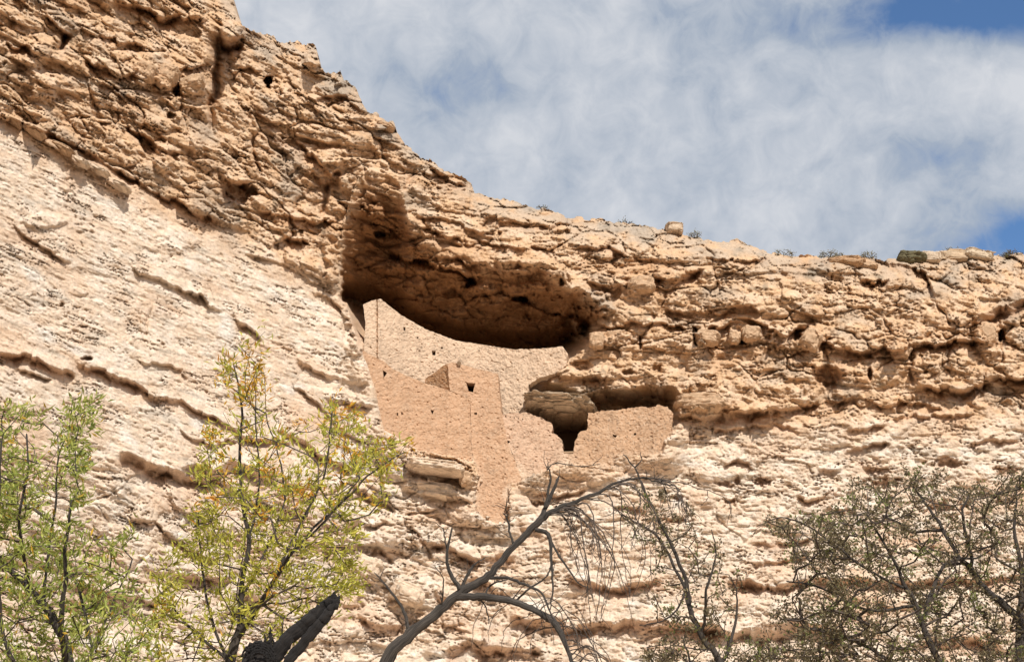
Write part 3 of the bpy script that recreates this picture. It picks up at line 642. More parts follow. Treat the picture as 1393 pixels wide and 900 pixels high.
# ---------------------------------------------------------------- boulders
def ico(sub):
    import bmesh
    bm = bmesh.new(); bmesh.ops.create_icosphere(bm, subdivisions=sub, radius=1)
    V = np.array([v.co[:] for v in bm.verts]); T = np.array([[v.index for v in f.verts] for f in bm.faces]); bm.free(); return V, T
ICO = {k: ico(k) for k in (2, 3, 5, 6)}
def boulder(name, px, py, Y, w, h, depth, seed, label, tint, sub=5, box=.55, rot=0, cat='boulder', group=None, rough=1.0, parent=None):
    U, T = ICO[sub]; V = np.sign(U)*np.abs(U)**(1-box*.6)
    V = V/np.abs(V).max(0)
    n = fbm(U[:, 0]*1.7+seed, U[:, 2]*2.2+U[:, 1]*1.3, 300+seed, 5, .55)*.30 + fbm(U[:, 0]*3+U[:, 1]*2, U[:, 2]*9, 310+seed, 4)*.10
    f1_, f2_, id_, vx_, vy_ = voronoi(U[:, 0]*1.6+seed*3.3, U[:, 2]*2.2+U[:, 1]*.8, 340+seed); n = n + (id_-.5)*.25 - np.exp(-((f2_-f1_)/.08)**2)*.08
    V = V*(1+n*rough)[:, None]
    s = Y/(F*math.cos(PITCH)); c, si = math.cos(rot), math.sin(rot)
    V = V*np.array([w/2*s, depth/2, h/2*s*1.02]); V = V*1.0; V = np.stack([V[:, 0]*c+V[:, 2]*si, V[:, 1], -V[:, 0]*si+V[:, 2]*c], 1)
    m = fbm(U[:, 0]*3+seed, U[:, 2]*4+U[:, 1], 320+seed, 4)
    Cc = np.array(tint)[None]*(1+.35*m)[:, None]
    loc = np.array(W(px, py, Y))
    o = mesh_np(name, V, T, M_rock, parent=parent, tint=np.clip(Cc, .02, .8), smooth=True); o.location = loc
    if label: tag(o, label, cat, group)
    return o
boulder('boulder', 757, 557, 62.3, 90, 18, 4.2, 3, 'wide grey-brown weathered slab of rock over the T-shaped doorway', (.55, .43, .31), 6, .45, .05, cat='boulder', rough=1.5)
boulder('boulder', 772, 569, 62.9, 66, 14, 3.8, 8, 'thin flat rock directly on top of the T-shaped doorway', (.50, .36, .24), 6, .45, -.06, cat='boulder', rough=1.5)
def rimY(px): return cliffY(px, skyline(np.array([px]))[0]+2.5)
boulder('boulder', 917, 313, rimY(917)-.3, 24, 14, .9, 11, 'small block of pale rock alone on the rim, left of a tiny shrub', (.60, .46, .33), 5, .95)
boulder('boulder', 1238, 352, rimY(1240)-.3, 40, 19, 1.2, 12, 'dark rounded rim boulder patched with green moss', (.15, .13, .075), 5, .3)
boulder('boulder', 1264, 352, rimY(1264)-.5, 28, 15, 1.0, 13, 'squarish cream boulder between the mossy one and a long tan block', (.66, .53, .40), 5, .95)
boulder('boulder', 1296, 351, rimY(1296)-.4, 40, 17, 1.1, 14, 'long tan rim boulder with a shaded hollow at its left', (.58, .43, .29), 5, .9)
boulder('boulder', 1330, 349, rimY(1330)-.3, 40, 13, 1.1, 15, 'pale wedge-shaped boulder farthest right of the rim row', (.64, .51, .37), 5, .9, .2)
boulder('boulder', 1150, 358, rimY(1150)-.3, 52, 13, 1.2, 16, 'low rusty brown boulder in the dip of the rim beside dry brush', (.50, .32, .19), 5, .5)

TANC, PALC_ = (.57, .39, .25), (.72, .57, .43)
for k, (x_, y_, w_, h_, rot_, c_) in enumerate([(16, 166, 30, 8, .42, TANC), (47, 180, 30, 10, .42, TANC), (84, 203, 34, 8, .4, TANC), (110, 221, 24, 8, .4, PALC_), (136, 233, 26, 7, .4, PALC_), (163, 254, 30, 6, .35, PALC_),
        (198, 99, 30, 26, .2, TANC), (228, 103, 30, 28, .3, TANC), (262, 116, 34, 20, -.5, TANC), (872, 388, 36, 21, .05, TANC), (962, 459, 30, 19, .1, TANC), (1022, 454, 24, 20, 0, TANC), (1060, 462, 21, 25, .2, TANC),
        (1103, 462, 25, 28, .5, TANC), (838, 461, 32, 20, 0, TANC), (812, 463, 20, 20, 0, TANC), (999, 459, 15, 17, 0, TANC), (1226, 479, 25, 17, .1, TANC), (1342, 453, 24, 28, -.1, TANC), (593, 636, 72, 15, .12, PALC_), (592, 668, 64, 18, .15, PALC_),
        (634, 652, 16, 19, .1, TANC), (952, 548, 62, 22, .03, TANC), (525, 173, 26, 8, .25, TANC), (500, 772, 38, 30, .3, PALC_), (555, 806, 44, 28, .3, PALC_), (1180, 362, 26, 9, 0, TANC)]):
    d_ = max(w_, h_)*.018+.25
    boulder('rock_block', x_, y_, cliffY(x_, y_)+d_*.12, w_, h_, d_, 50+k, None, c_, 5, .62, rot_, parent=cliff, rough=1.0)
# ---------------------------------------------------------------- plants
def plant_material(name, transl=0.35, rough=.6):
    m = bpy.data.materials.new(name); m.use_nodes = True; t = m.node_tree; b = t.nodes['Principled BSDF']
    a = N(t, 'ShaderNodeAttribute', attribute_name='tint'); L(t, a.outputs['Color'], b.inputs['Base Color'])
    b.inputs['Roughness'].default_value = rough; b.inputs['Specular IOR Level'].default_value = .3
    if transl:
        tr = N(t, 'ShaderNodeBsdfTranslucent'); L(t, a.outputs['Color'], tr.inputs[0]); mx = N(t, 'ShaderNodeMixShader'); mx.inputs[0].default_value = transl
        L(t, b.outputs[0], mx.inputs[1]); L(t, tr.outputs[0], mx.inputs[2]); L(t, mx.outputs[0], t.nodes['Material Output'].inputs[0])
    return m
M_leaf = plant_material('leaf')
def bark_material(name, c1, c2, sc_=60., bump=.7):
    m = bpy.data.materials.new(name); m.use_nodes = True; t = m.node_tree; b = t.nodes['Principled BSDF']; b.inputs['Roughness'].default_value = .9
    g = N(t, 'ShaderNodeAttribute', attribute_name='tint')      # tint holds (around, along, 0) of the bark
    mp = N(t, 'ShaderNodeMapping'); mp.inputs['Scale'].default_value = (5, 3, 1); L(t, g.outputs['Vector'], mp.inputs[0])
    n = N(t, 'ShaderNodeTexNoise', Scale=2.5, Detail=8.0, Roughness=.65, Distortion=.4); L(t, mp.outputs[0], n.inputs['Vector'])
    r = N(t, 'ShaderNodeMapRange'); L(t, n.outputs[0], r.inputs[0]); r.inputs[1].default_value = .38; r.inputs[2].default_value = .62
    L(t, mixc(t, r.outputs[0], c1, c2), b.inputs['Base Color'])
    bp = N(t, 'ShaderNodeBump', Strength=bump, Distance=.02); L(t, n.outputs[0], bp.inputs['Height']); L(t, bp.outputs[0], b.inputs['Normal'])
    return m
M_bark = bark_material('grey_bark', (.014, .011, .009), (.085, .066, .052))
M_dead = bark_material('weathered_dead_wood', (.012, .010, .009), (.14, .115, .095), bump=1.0)
M_char = bark_material('charred_wood', (.005, .004, .004), (.032, .024, .020), bump=1.0)
M_twig = bark_material('twig_bark', (.035, .025, .02), (.11, .08, .06), bump=.3)

class Acc:
    def __init__(s): s.V = []; s.F = []; s.T = []; s.n = 0
    def tube(s, P, r, sides=5, rough=0.0, cap=True):
        P = np.asarray(P, float); r = np.broadcast_to(np.asarray(r, float), (len(P),)); m = len(P)
        d = np.gradient(P, axis=0); d /= np.linalg.norm(d, axis=1)[:, None]+1e-9
        ref = np.array([.31, .9, .2]); u = np.cross(d, ref); u /= np.linalg.norm(u, axis=1)[:, None]+1e-9; v = np.cross(d, u)
        an = np.arange(sides)*2*np.pi/sides
        rr = r[:, None]*np.ones(sides)[None]
        ln = np.concatenate([[0], np.cumsum(np.linalg.norm(np.diff(P, axis=0), axis=1))])
        if rough: rr = rr*(1+rough*(fbm(np.cos(an)[None]*2.2+ln[:, None]*4., np.sin(an)[None]*2.2+ln[:, None]*9.0, 7, 4, .65)*1.3+.5*np.sin(an*5+ln[:, None]*3)[:, :]*.35))
        R_ = P[:, None] + rr[..., None]*(np.cos(an)[None, :, None]*u[:, None] + np.sin(an)[None, :, None]*v[:, None])
        i = np.arange(sides); j = (i+1) % sides; k = np.arange(m-1)[:, None]*sides
        q = np.stack([k+i, k+j, k+sides+j, k+sides+i], -1).reshape(-1, 4) + s.n
        s.V.append(R_.reshape(-1, 3)); s.F.append(q)
        s.T.append(np.stack([np.broadcast_to(np.cos(an)[None]*1.0, rr.shape), ln[:, None]+0*rr, np.broadcast_to(np.sin(an)[None], rr.shape)], -1).reshape(-1, 3))
        s.n += m*sides
        if cap:
            s.V.append(P[-1:]+d[-1:]*r[-1]); s.T.append(np.array([[0, ln[-1], 0]])); e = s.n; b = e-sides
            s.F.append(np.stack([b+i, b+j, 0*i+e, 0*i+e], 1)); s.n += 1
    def build(s, name, mat, parent, off=None):
        if not s.V: return None
        Q = np.concatenate(s.F); tri = Q[:, 2] == Q[:, 3]
        return mesh_np(name, np.concatenate(s.V), [Q[~tri], Q[tri][:, :3]], mat, parent=parent, tint=np.concatenate(s.T), smooth=True)
def smooth_line(P, n=4, wob=0.0, rs=None):
    P = np.asarray(P, float); t = np.arange(len(P)); tt = np.linspace(0, len(P)-1, (len(P)-1)*n+1)
    out = np.zeros((len(tt), P.shape[1]))
    Pp = np.vstack([2*P[0]-P[1], P, 2*P[-1]-P[-2]])
    for a, x in enumerate(tt):
        i = min(int(x), len(P)-2); f = x-i; p0, p1, p2, p3 = Pp[i], Pp[i+1], Pp[i+2], Pp[i+3]
        out[a] = .5*((2*p1)+(-p0+p2)*f+(2*p0-5*p1+4*p2-p3)*f*f+(-p0+3*p1-3*p2+p3)*f**3)
    if wob and rs is not None: out[1:-1, :3] += rs.normal(0, wob, out[1:-1, :3].shape)
    return out
def leaves(Pts, dirs, ln, wd, cols_, rs, name, parent, spread=1.0, jag=.25):
    """Pts base points, dirs growth directions; narrow folded leaves of two triangles"""
    n = len(Pts); d = dirs + rs.normal(0, spread, (n, 3)); d /= np.linalg.norm(d, axis=1)[:, None]
    u = np.cross(d, rs.normal(0, 1, (n, 3))); u /= np.linalg.norm(u, axis=1)[:, None]; w = np.cross(d, u)
    l = ln*rs.uniform(.6, 1.25, n)[:, None]; h = wd*rs.uniform(.7, 1.2, n)[:, None]*.5
    a = Pts; b = Pts+d*l*.45+u*h+w*h*.3; c = Pts+d*l - w*l*.12; e = Pts+d*l*.45-u*h+w*h*.3
    V = np.stack([a, b, c, e], 1).reshape(-1, 3); i = np.arange(n)*4
    T = np.stack([i, i+1, i+2, i, i+2, i+3], 1).reshape(-1, 3)
    return mesh_np(name, V, T, M_leaf, parent=parent, tint=np.repeat(cols_, 4, 0), smooth=False)
def sample_poly(polys, n, rs):
    out = []
    tot = sum(p[1] for p in polys)
    for poly, wgt in polys:
        xs = [p[0] for p in poly]; ys = [p[1] for p in poly]; k = int(n*wgt/tot); c = 0
        while c < k:
            x = rs.uniform(min(xs), max(xs), 400); y = rs.uniform(min(ys), max(ys), 400); m = in_poly(x, y, poly)
            q = np.stack([x[m], y[m]], 1)[:k-c]; out.append(q); c += len(q)
    return np.concatenate(out)
def grow(name, skel, polys, natt, Yc, spread, label, cat, group=None, seed=1, leafn=10, leafl=.06, leafw=.014, palette=None, rtip=.0022, bark=None, up=.5, clump=.10, leafspread=.8, twigcol=None, root=None, maxup=1.0, tw=None, pipe=.42, dropl=0.0, leafalong=.5):
    rs = np.random.default_rng(seed)
    # skeleton nodes
    pos = []; par = []; rad = []; dirs = []; forced = []
    for line in skel:            # (parent index name or None, [(px,py,dY,rpx)...])
        pl = smooth_line([(a, b, c, d) for a, b, c, d in line], 5)
        w = np.array([W(p[0], p[1], Yc+p[2]) for p in pl]); rr = pl[:, 3]*Yc/1850.
        if len(pos):
            P = np.array(pos); k = int(np.argmin(((P-w[0])**2).sum(1)))
            if np.linalg.norm(P[k]-w[0]) > .6: k = -1
        else: k = -1
        start = 0 if k < 0 else 1
        wj = rs.normal(0, 1, (len(w), 3)).cumsum(0); w[1:] += (wj[1:]-np.linspace(0, 1, len(w))[1:, None]*wj[-1:])*.006
        for i in range(start, len(w)):
            pos.append(w[i]); par.append(k); rad.append(rr[i]*.82); k = len(pos)-1
    nsk = len(pos)
    at = sample_poly(polys, natt, rs)
    A = np.stack(W(at[:, 0], at[:, 1], Yc + rs.uniform(-spread, spread, len(at))), 1)
    P = np.array(pos); dmin = np.array([np.sqrt(((P-a)**2).sum(1)).min() for a in A]); order = np.argsort(dmin)
    cap = nsk + len(A)*5+10; PP = np.zeros((cap, 3)); PP[:nsk] = P; par = par + [0]*(cap-nsk); c = nsk
    tips = []; tdir = []
    for a in A[order]:
        dv = a-PP[:c]; d = np.sqrt((dv**2).sum(1)); cost = d + np.clip(-dv[:, 2], 0, None)*maxup + np.clip(.25*d - dv[:, 2], 0, None)*.3
        k = int(np.argmin(cost)); L_ = d[k]; m = int(np.clip(L_/.12, 1, 4)); b = PP[k].copy(); k0 = k
        for q in range(1, m+1):
            t = q/m; p = b + (a-b)*t; p[2] -= math.sin(t*math.pi)*L_*.12*up; p += rs.normal(0, .035*L_, 3)*(q < m)
            PP[c] = p; par[c] = k; k = c; c += 1
        dd = PP[k]-PP[par[k]]; tips.append(k); tdir.append(dd/(np.linalg.norm(dd)+1e-9))
    par = np.array(par[:c]); PP = PP[:c]
    cnt = np.zeros(c); cnt[tips] = 1
    for i in range(c-1, nsk-1, -1): cnt[par[i]] += cnt[i]
    r = rtip*np.maximum(cnt, 1)**pipe; r[:nsk] = rad
    # chains
    child = [[] for _ in range(c)]
    for i in range(c):
        if par[i] >= 0: child[par[i]].append(i)
    limbs = []; twigs = Acc(); 
    stack = [(i, -1) for i in range(c) if par[i] < 0]; first = True
    root = root if root is not None else np.array([PP[0][0], PP[0][1], 0.0])
    e = empty(name, root); tag(e, label, cat, group); bpy.context.view_layer.update()
    while stack:
        s0, p0 = stack.pop(); ch = [p0] if p0 >= 0 else []; i = s0
        while True:
            ch.append(i)
            if not child[i]: break
            kids = sorted(child[i], key=lambda q: (-1 if q < nsk and i < nsk and q == i+1 else 0, -r[q]*0 - cnt[q]))
            for q in kids[1:]: stack.append((q, i))
            i = kids[0]
        if len(ch) < 2: continue
        rr = r[ch].copy(); 
        if p0 >= 0: rr[0] = min(rr[0], rr[1]*1.15)
        sk = s0 < nsk and rr[0] > .006
        if s0 < nsk:
            ac = Acc(); ac.tube(PP[ch], rr, 8 if rr[0] > .02 else 6, rough=.25); limbs.append((ac, first)); first = False
        else: twigs.tube(PP[ch], rr, 4 if rr[0] > .005 else 3, cap=False)
    for ac, f in limbs: ac.build('trunk' if f else 'limb', bark or M_bark, e)
    tt = twigs.build('twigs', tw or M_twig, e)
    if tt is not None: tt['kind'] = 'stuff'
    # leaves
    if leafn:
        tips = np.array(tips); tdir = np.array(tdir); nl = rs.poisson(leafn*np.clip(rs.gamma(1.3, 1/1.3, len(tips)), 0, 3.0), len(tips)); idx_ = np.repeat(np.arange(len(tips)), nl)
        fr = rs.uniform(0, 1, len(idx_)); parp = PP[par[tips]]
        base = PP[tips][idx_] + (parp-PP[tips])[idx_]*(fr*leafalong)[:, None] + rs.normal(0, clump*.5, (len(idx_), 3))
        dn = tdir[idx_]*.8 + np.array([0, 0, .3-dropl])
        colr = palette(base, rs, at[order][idx_], rs.uniform(0, 1, len(tips))[idx_])
        f = leaves(base, dn, leafl, leafw, colr, rs, 'foliage', e, leafspread); f['kind'] = 'stuff'
    return e, rs

def pal_green(base, rs, at, tr):
    n = len(base); a = rs.uniform(0, 1, n)[:, None]
    c = np.array([.22, .28, .055])*(1-a)+np.array([.50, .50, .13])*a
    y = (rs.uniform(0, 1, n) < .05)[:, None]; return np.where(y, np.array([.55, .36, .05]), c)*rs.uniform(.75, 1.2, n)[:, None]
def pal_yellow(base, rs, at, tr):
    n = len(base); a = rs.uniform(0, 1, n)[:, None]
    c = np.array([.32, .33, .05])*(1-a)+np.array([.58, .52, .09])*a
    pr = np.clip((740-at[:, 1])/300, .04, .7) + (at[:, 0] > 500)*.1
    y = (tr < pr*.9)[:, None]; b2_ = rs.uniform(0, 1, n)[:, None]
    return np.where(y & (rs.uniform(0, 1, (n, 1)) < .75), np.array([.62, .42, .05])*(1-b2_)+np.array([.60, .27, .04])*b2_, c)*rs.uniform(.8, 1.2, n)[:, None]
def pal_olive(base, rs, at, tr):
    n = len(base); a = rs.uniform(0, 1, n)[:, None]
    c = np.array([.10, .075, .04])*(1-a)+np.array([.27, .22, .12])*a
    g = (tr < .16)[:, None]; return np.where(g, np.array([.20, .215, .07]), c)*rs.uniform(.7, 1.25, n)[:, None]
def pal_dry(base, rs, at, tr):
    n = len(base); a = rs.uniform(0, 1, n)[:, None]
    return (np.array([.20, .19, .11])*(1-a)+np.array([.34, .30, .19])*a)

# left green tree ------------------------------------------------
grow('willow_tree', [[(150, 1150, 0, 12), (118, 1000, 0, 10), (92, 900, 0, 8), (75, 850, .1, 7), (40, 800, .2, 5.5), (2, 762, .3, 4.5), (-50, 715, .4, 3.5)],
    [(92, 905, 0, 5), (85, 850, -.2, 4.5), (90, 800, -.3, 3.4), (92, 735, -.4, 2.6), (98, 680, -.4, 1.8)],
    [(100, 930, 0, 4), (122, 890, .2, 3), (112, 830, .2, 2.6), (98, 780, .4, 2)],
    [(60, 830, 0, 3.5), (62, 790, .2, 2.6), (78, 690, .2, 2), (84, 620, .2, 1.4), (108, 560, .2, 1)],
    [(40, 800, .2, 3), (28, 720, -.3, 2.4), (42, 650, -.4, 2), (36, 590, -.3, 1.3)],
    [(118, 1000, 0, 4), (20, 900, -.5, 3), (0, 820, -.6, 2.4), (-5, 700, -.8, 2), (2, 600, -.8, 1.6)],
    [(122, 890, .2, 2), (150, 820, .4, 1.8), (180, 760, .5, 1.3)]],
    [([(-60, 560), (30, 540), (60, 560), (70, 620), (60, 700), (-60, 720)], 1.0), ([(80, 560), (110, 530), (135, 540), (128, 600), (110, 660), (75, 640)], .32),
     ([(-60, 650), (110, 650), (130, 720), (195, 700), (205, 720), (150, 770), (205, 810), (205, 860), (215, 960), (-60, 980)], 3.6)], 640, 10.0, .9,
    'slender green-leaved tree at the far left in front of the pale cliff', 'tree', seed=21, leafn=14, leafl=.072, leafw=.017, palette=pal_green, clump=.07, rtip=.0022)
# yellow-green tree -----------------------------------------------
grow('willow_tree', [[(300, 1150, 0, 12), (308, 1000, 0, 10), (315, 905, 0, 8), (322, 870, 0, 7), (330, 810, 0, 4.5), (340, 740, 0, 3.5), (329, 680, 0, 3), (328, 600, 0, 2.3), (325, 540, 0, 1.8), (318, 495, 0, 1)],
    [(322, 870, 0, 5), (345, 835, -.2, 4), (375, 780, -.4, 3.4), (400, 745, -.5, 3), (418, 730, -.5, 2), (450, 700, -.6, 1.5), (490, 650, -.6, 1)],
    [(375, 780, -.4, 2.5), (420, 690, -.2, 2), (445, 630, -.2, 1.6), (452, 560, -.2, 1)], [(418, 730, -.4, 2), (470, 680, -.4, 1.7), (510, 640, -.4, 1.3), (550, 615, -.4, .8)],
    [(330, 810, 0, 3), (360, 750, .3, 2.4), (385, 680, .4, 2), (375, 600, .4, 1.2)], [(315, 905, 0, 3), (285, 830, .3, 2.4), (275, 760, .3, 2), (270, 700, .3, 1.3)],
    [(315, 905, 0, 3), (250, 850, .3, 2), (215, 800, .3, 1.2)], [(340, 740, 0, 2), (352, 660, .2, 1.6), (345, 570, .2, 1.2), (350, 500, .2, .8)]],
    [([(292, 475), (318, 470), (360, 450), (372, 480), (360, 560), (392, 590), (440, 545), (468, 535), (500, 580), (560, 600), (545, 640), (520, 650), (530, 700), (495, 690), (500, 740), (470, 760), (440, 800), (330, 800), (250, 770), (258, 690), (272, 680), (262, 590), (300, 570)], 3.0),
     ([(200, 780), (240, 740), (330, 780), (440, 780), (490, 740), (500, 800), (465, 835), (430, 870), (210, 960), (190, 860)], 1.3)], 620, 11.0, .9,
    'yellowing slender tree with orange leaf tips rising right of the green one', 'tree', seed=22, leafn=13, leafl=.070, leafw=.018, palette=pal_yellow, clump=.08, rtip=.0021)
# dark sapling -----------------------------------------------------
grow('sapling', [[(1010, 1150, 0, 9), (1000, 1000, 0, 7), (985, 905, 0, 5.5), (957, 862, 0, 4.5), (942, 824, 0, 4), (937, 786, 0, 3.2), (916, 735, 0, 2.6), (893, 688, 0, 2.2), (878, 655, 0, 1.8), (866, 634, 0, 1.3), (848, 618, 0, .8)],
    [(942, 824, 0, 3), (916, 771, .2, 2.4), (893, 733, .3, 2.2), (862, 712, .3, 1.5), (846, 700, .3, 1)], [(866, 634, 0, 1.2), (872, 625, 0, .9), (872, 615, 0, .6)],
    [(957, 862, 0, 2.6), (960, 800, -.2, 2), (972, 760, -.2, 1.3), (968, 720, -.2, .8)], [(985, 905, 0, 3), (1000, 840, .2, 2), (1002, 800, .2, 1)], [(937, 786, 0, 2), (925, 820, -.3, 1.6), (900, 842, -.3, 1), (870, 850, -.3, .7)]],
    [([(840, 690), (880, 650), (925, 660), (960, 720), (985, 740), (1010, 780), (1015, 850), (990, 900), (880, 900), (900, 840), (870, 800), (900, 760), (850, 720)], 1)], 230, 12.5, .6,
    'thin dark sapling with sparse small leaves, between the dead branch and the bushy tree', 'tree', seed=23, leafn=9, leafl=.040, leafw=.018, palette=pal_olive, clump=.05, rtip=.0022, leafspread=1.2, bark=M_bark)
# bushy mesquite at the right --------------------------------------
grow('mesquite_tree', [[(1400, 1150, 0, 16), (1396, 1000, 0, 13), (1388, 900, 0, 10), (1386, 850, 0, 8), (1366, 822, 0, 6), (1346, 805, .1, 5.5), (1323, 771, .2, 4.5), (1301, 749, .2, 3.5), (1270, 700, .3, 2.4), (1240, 660, .3, 1.4)],
    [(1330, 1000, 0, 6), (1267, 880, -.3, 5), (1244, 824, -.3, 4.4), (1233, 800, -.3, 3.4), (1215, 760, -.3, 2.4), (1180, 700, -.3, 1.6)], [(1255, 845, -.3, 3.5), (1272, 800, -.1, 3), (1293, 764, 0, 2.4), (1330, 757, .1, 1.6), (1360, 740, .1, 1.2)],
    [(1386, 850, 0, 5), (1392, 780, .2, 4), (1380, 720, .3, 2.5), (1383, 660, .3, 1.3)], [(1323, 771, .2, 3), (1310, 710, 0, 2.2), (1318, 670, 0, 1.3)],
    [(1233, 800, -.3, 2.4), (1190, 780, -.4, 2), (1130, 740, -.5, 1.6), (1090, 712, -.5, 1.2), (1060, 705, -.5, 1), (1030, 715, -.5, .6)], [(1244, 824, -.3, 2.4), (1180, 830, -.5, 2), (1120, 800, -.5, 1.6), (1070, 790, -.5, 1)],
    [(1280, 950, 0, 4), (1200, 890, .3, 3), (1130, 860, .4, 2), (1080, 850, .4, 1)], [(1396, 1000, 0, 6), (1450, 900, 0, 5), (1460, 780, .2, 3), (1440, 700, .2, 1.5)]],
    [([(1160, 650), (1200, 660), (1240, 632), (1280, 640), (1310, 660), (1350, 650), (1393, 630), (1480, 640), (1480, 960), (1080, 960), (1100, 860), (1130, 820), (1120, 760), (1150, 700)], 5.0),
     ([(1010, 725), (1050, 700), (1110, 700), (1150, 680), (1160, 760), (1130, 790), (1080, 790), (1075, 735)], .5), ([(1080, 800), (1160, 780), (1160, 900), (1020, 900), (1040, 850)], .6)], 2100, 14.0, 1.2,
    'wide twiggy tree with small olive leaves filling the lower right corner', 'tree', seed=24, leafn=11, leafl=.042, leafw=.022, palette=pal_olive, clump=.07, rtip=.0028, leafspread=1.3)
# low scrub ---------------------------------------------------------
grow('shrub', [[(960, 1050, 0, 5), (950, 960, 0, 4), (940, 900, 0, 2), (930, 870, 0, 1.2)], [(950, 960, 0, 3), (1010, 910, .2, 2), (1040, 880, .2, 1.2)], [(950, 960, 0, 3), (895, 910, .2, 2), (880, 880, .2, 1)]],
    [([(870, 875), (900, 862), (930, 850), (960, 872), (1000, 868), (1040, 862), (1080, 880), (1110, 868), (1110, 960), (860, 960)], 1)], 260, 13.0, .7,
    'low olive shrub along the lower edge at the foot of the sapling', 'shrub', seed=25, leafn=14, leafl=.042, leafw=.02, palette=pal_olive, clump=.06, rtip=.0022, leafspread=1.3)

# dead fallen branch --------------------------------------------------
dead = empty('dead_tree', (W(480, 1150, 10)[0], 10, 0)); tag(dead, 'bare grey dead tree arching to the right with drooping twigs', 'dead tree'); bpy.context.view_layer.update()
rs = np.random.default_rng(31); YD = 10.0; K = YD/1850.
def dline(pts, dy=0.0, name='limb', sides=8, n=5, wob=.002, rough=.3, acc=None):
    pl = smooth_line([(a, b, r) for a, b, r in pts], n); P = np.array([W(p[0], p[1], YD+dy*i/len(pl)) for i, p in enumerate(pl)]); P[1:-1] += rs.normal(0, wob, P[1:-1].shape)
    a = acc or Acc(); a.tube(P, np.maximum(pl[:, 2], .35)*K, sides, rough)
    if acc is None: a.build(name, M_dead, dead)
    return pl
MAIN = [(a, b, r*.62) for a, b, r in [(470, 1150, 19), (490, 1000, 16), (525, 900, 13.5), (558, 862, 11.5), (594, 833, 10), (626, 806, 9.5), (665, 783, 8), (680, 765, 7.2), (708, 733, 6.6), (734, 708, 7), (748, 697, 5.6), (773, 686, 4.6), (809, 672, 3.6), (838, 657, 2.8), (873, 650, 2), (899, 656, 1.3), (925, 668, .7)]]
ml = dline(MAIN, name='trunk', sides=14, n=6, wob=.004)
BR = [(622, 811, 5.5), (640, 811, 4.8), (665, 812, 4.6), (701, 819, 4.2), (730, 831, 3.8), (755, 848, 4.4), (766, 869, 3.4), (777, 898, 2.4), (785, 930, 1.5)]
bl = dline(BR, -.2, sides=10)
CH = [[(735, 706, 4), (744, 686, 2.8), (755, 661, 2.2), (760, 648, 1.2)], [(741, 690, 2), (747, 665, 1.8), (749, 645, 1), (744, 634, .6)], [(626, 803, 4), (624, 798, 3.4), (611, 776, 2.4), (608, 754, 2), (615, 718, 1.2)], [(609, 752, 1.4), (604, 728, 1), (603, 718, .6)],
      [(626, 800, 2.6), (640, 775, 2), (648, 765, 1), (660, 758, .6)], [(556, 860, 3), (551, 835, 2.2), (540, 815, 1.8), (520, 790, 1.2), (509, 778, .6)], [(698, 738, 1.8), (694, 726, 1.6), (690, 705, 1.2), (684, 697, .6)], [(690, 705, .9), (689, 690, .7), (690, 676, .4)],
      [(728, 720, 3.2), (744, 725, 3), (749, 740, 2.4), (750, 765, 1.8), (752, 800, 1.2), (748, 830, .7)], [(749, 735, 1.8), (765, 762, 1.4), (785, 790, 1), (800, 800, .6)],
      [(665, 785, 2.4), (690, 786, 2), (712, 794, 1.8), (735, 805, 1.5), (748, 830, 1.2), (755, 850, 1)], [(600, 828, 1.2), (603, 805, 1), (602, 785, .8), (592, 770, .5)], [(645, 812, 1.2), (660, 822, 1), (665, 848, .6)],
      [(660, 810, 1.4), (668, 795, 1.2), (690, 788, .8)], [(700, 818, 1.6), (720, 800, 1.2), (745, 782, .9), (750, 760, .6)], [(873, 650, 1), (900, 652, .9), (920, 662, .6)], [(744, 640, .8), (755, 630, .7), (790, 634, .5), (815, 631, .4)]]
for c_ in CH: dline(c_, rs.uniform(-.3, .3), sides=6)
tw_ = Acc()
main_pts = ml[(ml[:, 0] > 740) & (ml[:, 0] < 915)]
for k in range(28):
    s_ = main_pts[rs.integers(len(main_pts))]; L1 = rs.uniform(30, 80); dr = rs.uniform(60, 165)*(1 if s_[0] < 860 else .55); x0, y0 = s_[0], s_[1]
    x1_ = x0+L1*.5; y1_ = y0+rs.uniform(-4, 12); x2_ = x0+L1*rs.uniform(.5, 1.3); y2_ = y0+dr*.45; x3_ = x2_+rs.uniform(-26, 34); y3_ = y0+dr
    r0 = rs.uniform(.7, 1.5)
    p = dline([(x0, y0, r0), (x1_, y1_, r0*.8), (x2_, y2_, r0*.6), (x3_, y3_, .35)], rs.uniform(-.5, .5), sides=3, n=6, wob=.004, rough=0, acc=tw_)
    for q in range(rs.integers(1, 4)):
        a = p[rs.integers(6, len(p)-2)]; l = rs.uniform(15, 55)
        dline([(a[0], a[1], .6), (a[0]+rs.uniform(-8, 12), a[1]+l*.5, .5), (a[0]+rs.uniform(-12, 16), a[1]+l, .3)], rs.uniform(-.1, .1), sides=3, n=4, wob=.003, rough=0, acc=tw_)
bp_ = bl[(bl[:, 0] > 690)]
for k in range(34):
    a = bp_[rs.integers(len(bp_))]; sg = rs.choice([-1, 1], p=[.35, .65]); l = rs.uniform(30, 95); r0 = rs.uniform(.6, 1.3)
    p = dline([(a[0], a[1], r0), (a[0]+sg*l*.35, a[1]-rs.uniform(-10, 25), r0*.8), (a[0]+sg*l*.7, a[1]+l*.3, .6), (a[0]+sg*l*.8, a[1]+l*.8, .35)], rs.uniform(-.4, .4), sides=3, n=5, wob=.005, rough=0, acc=tw_)
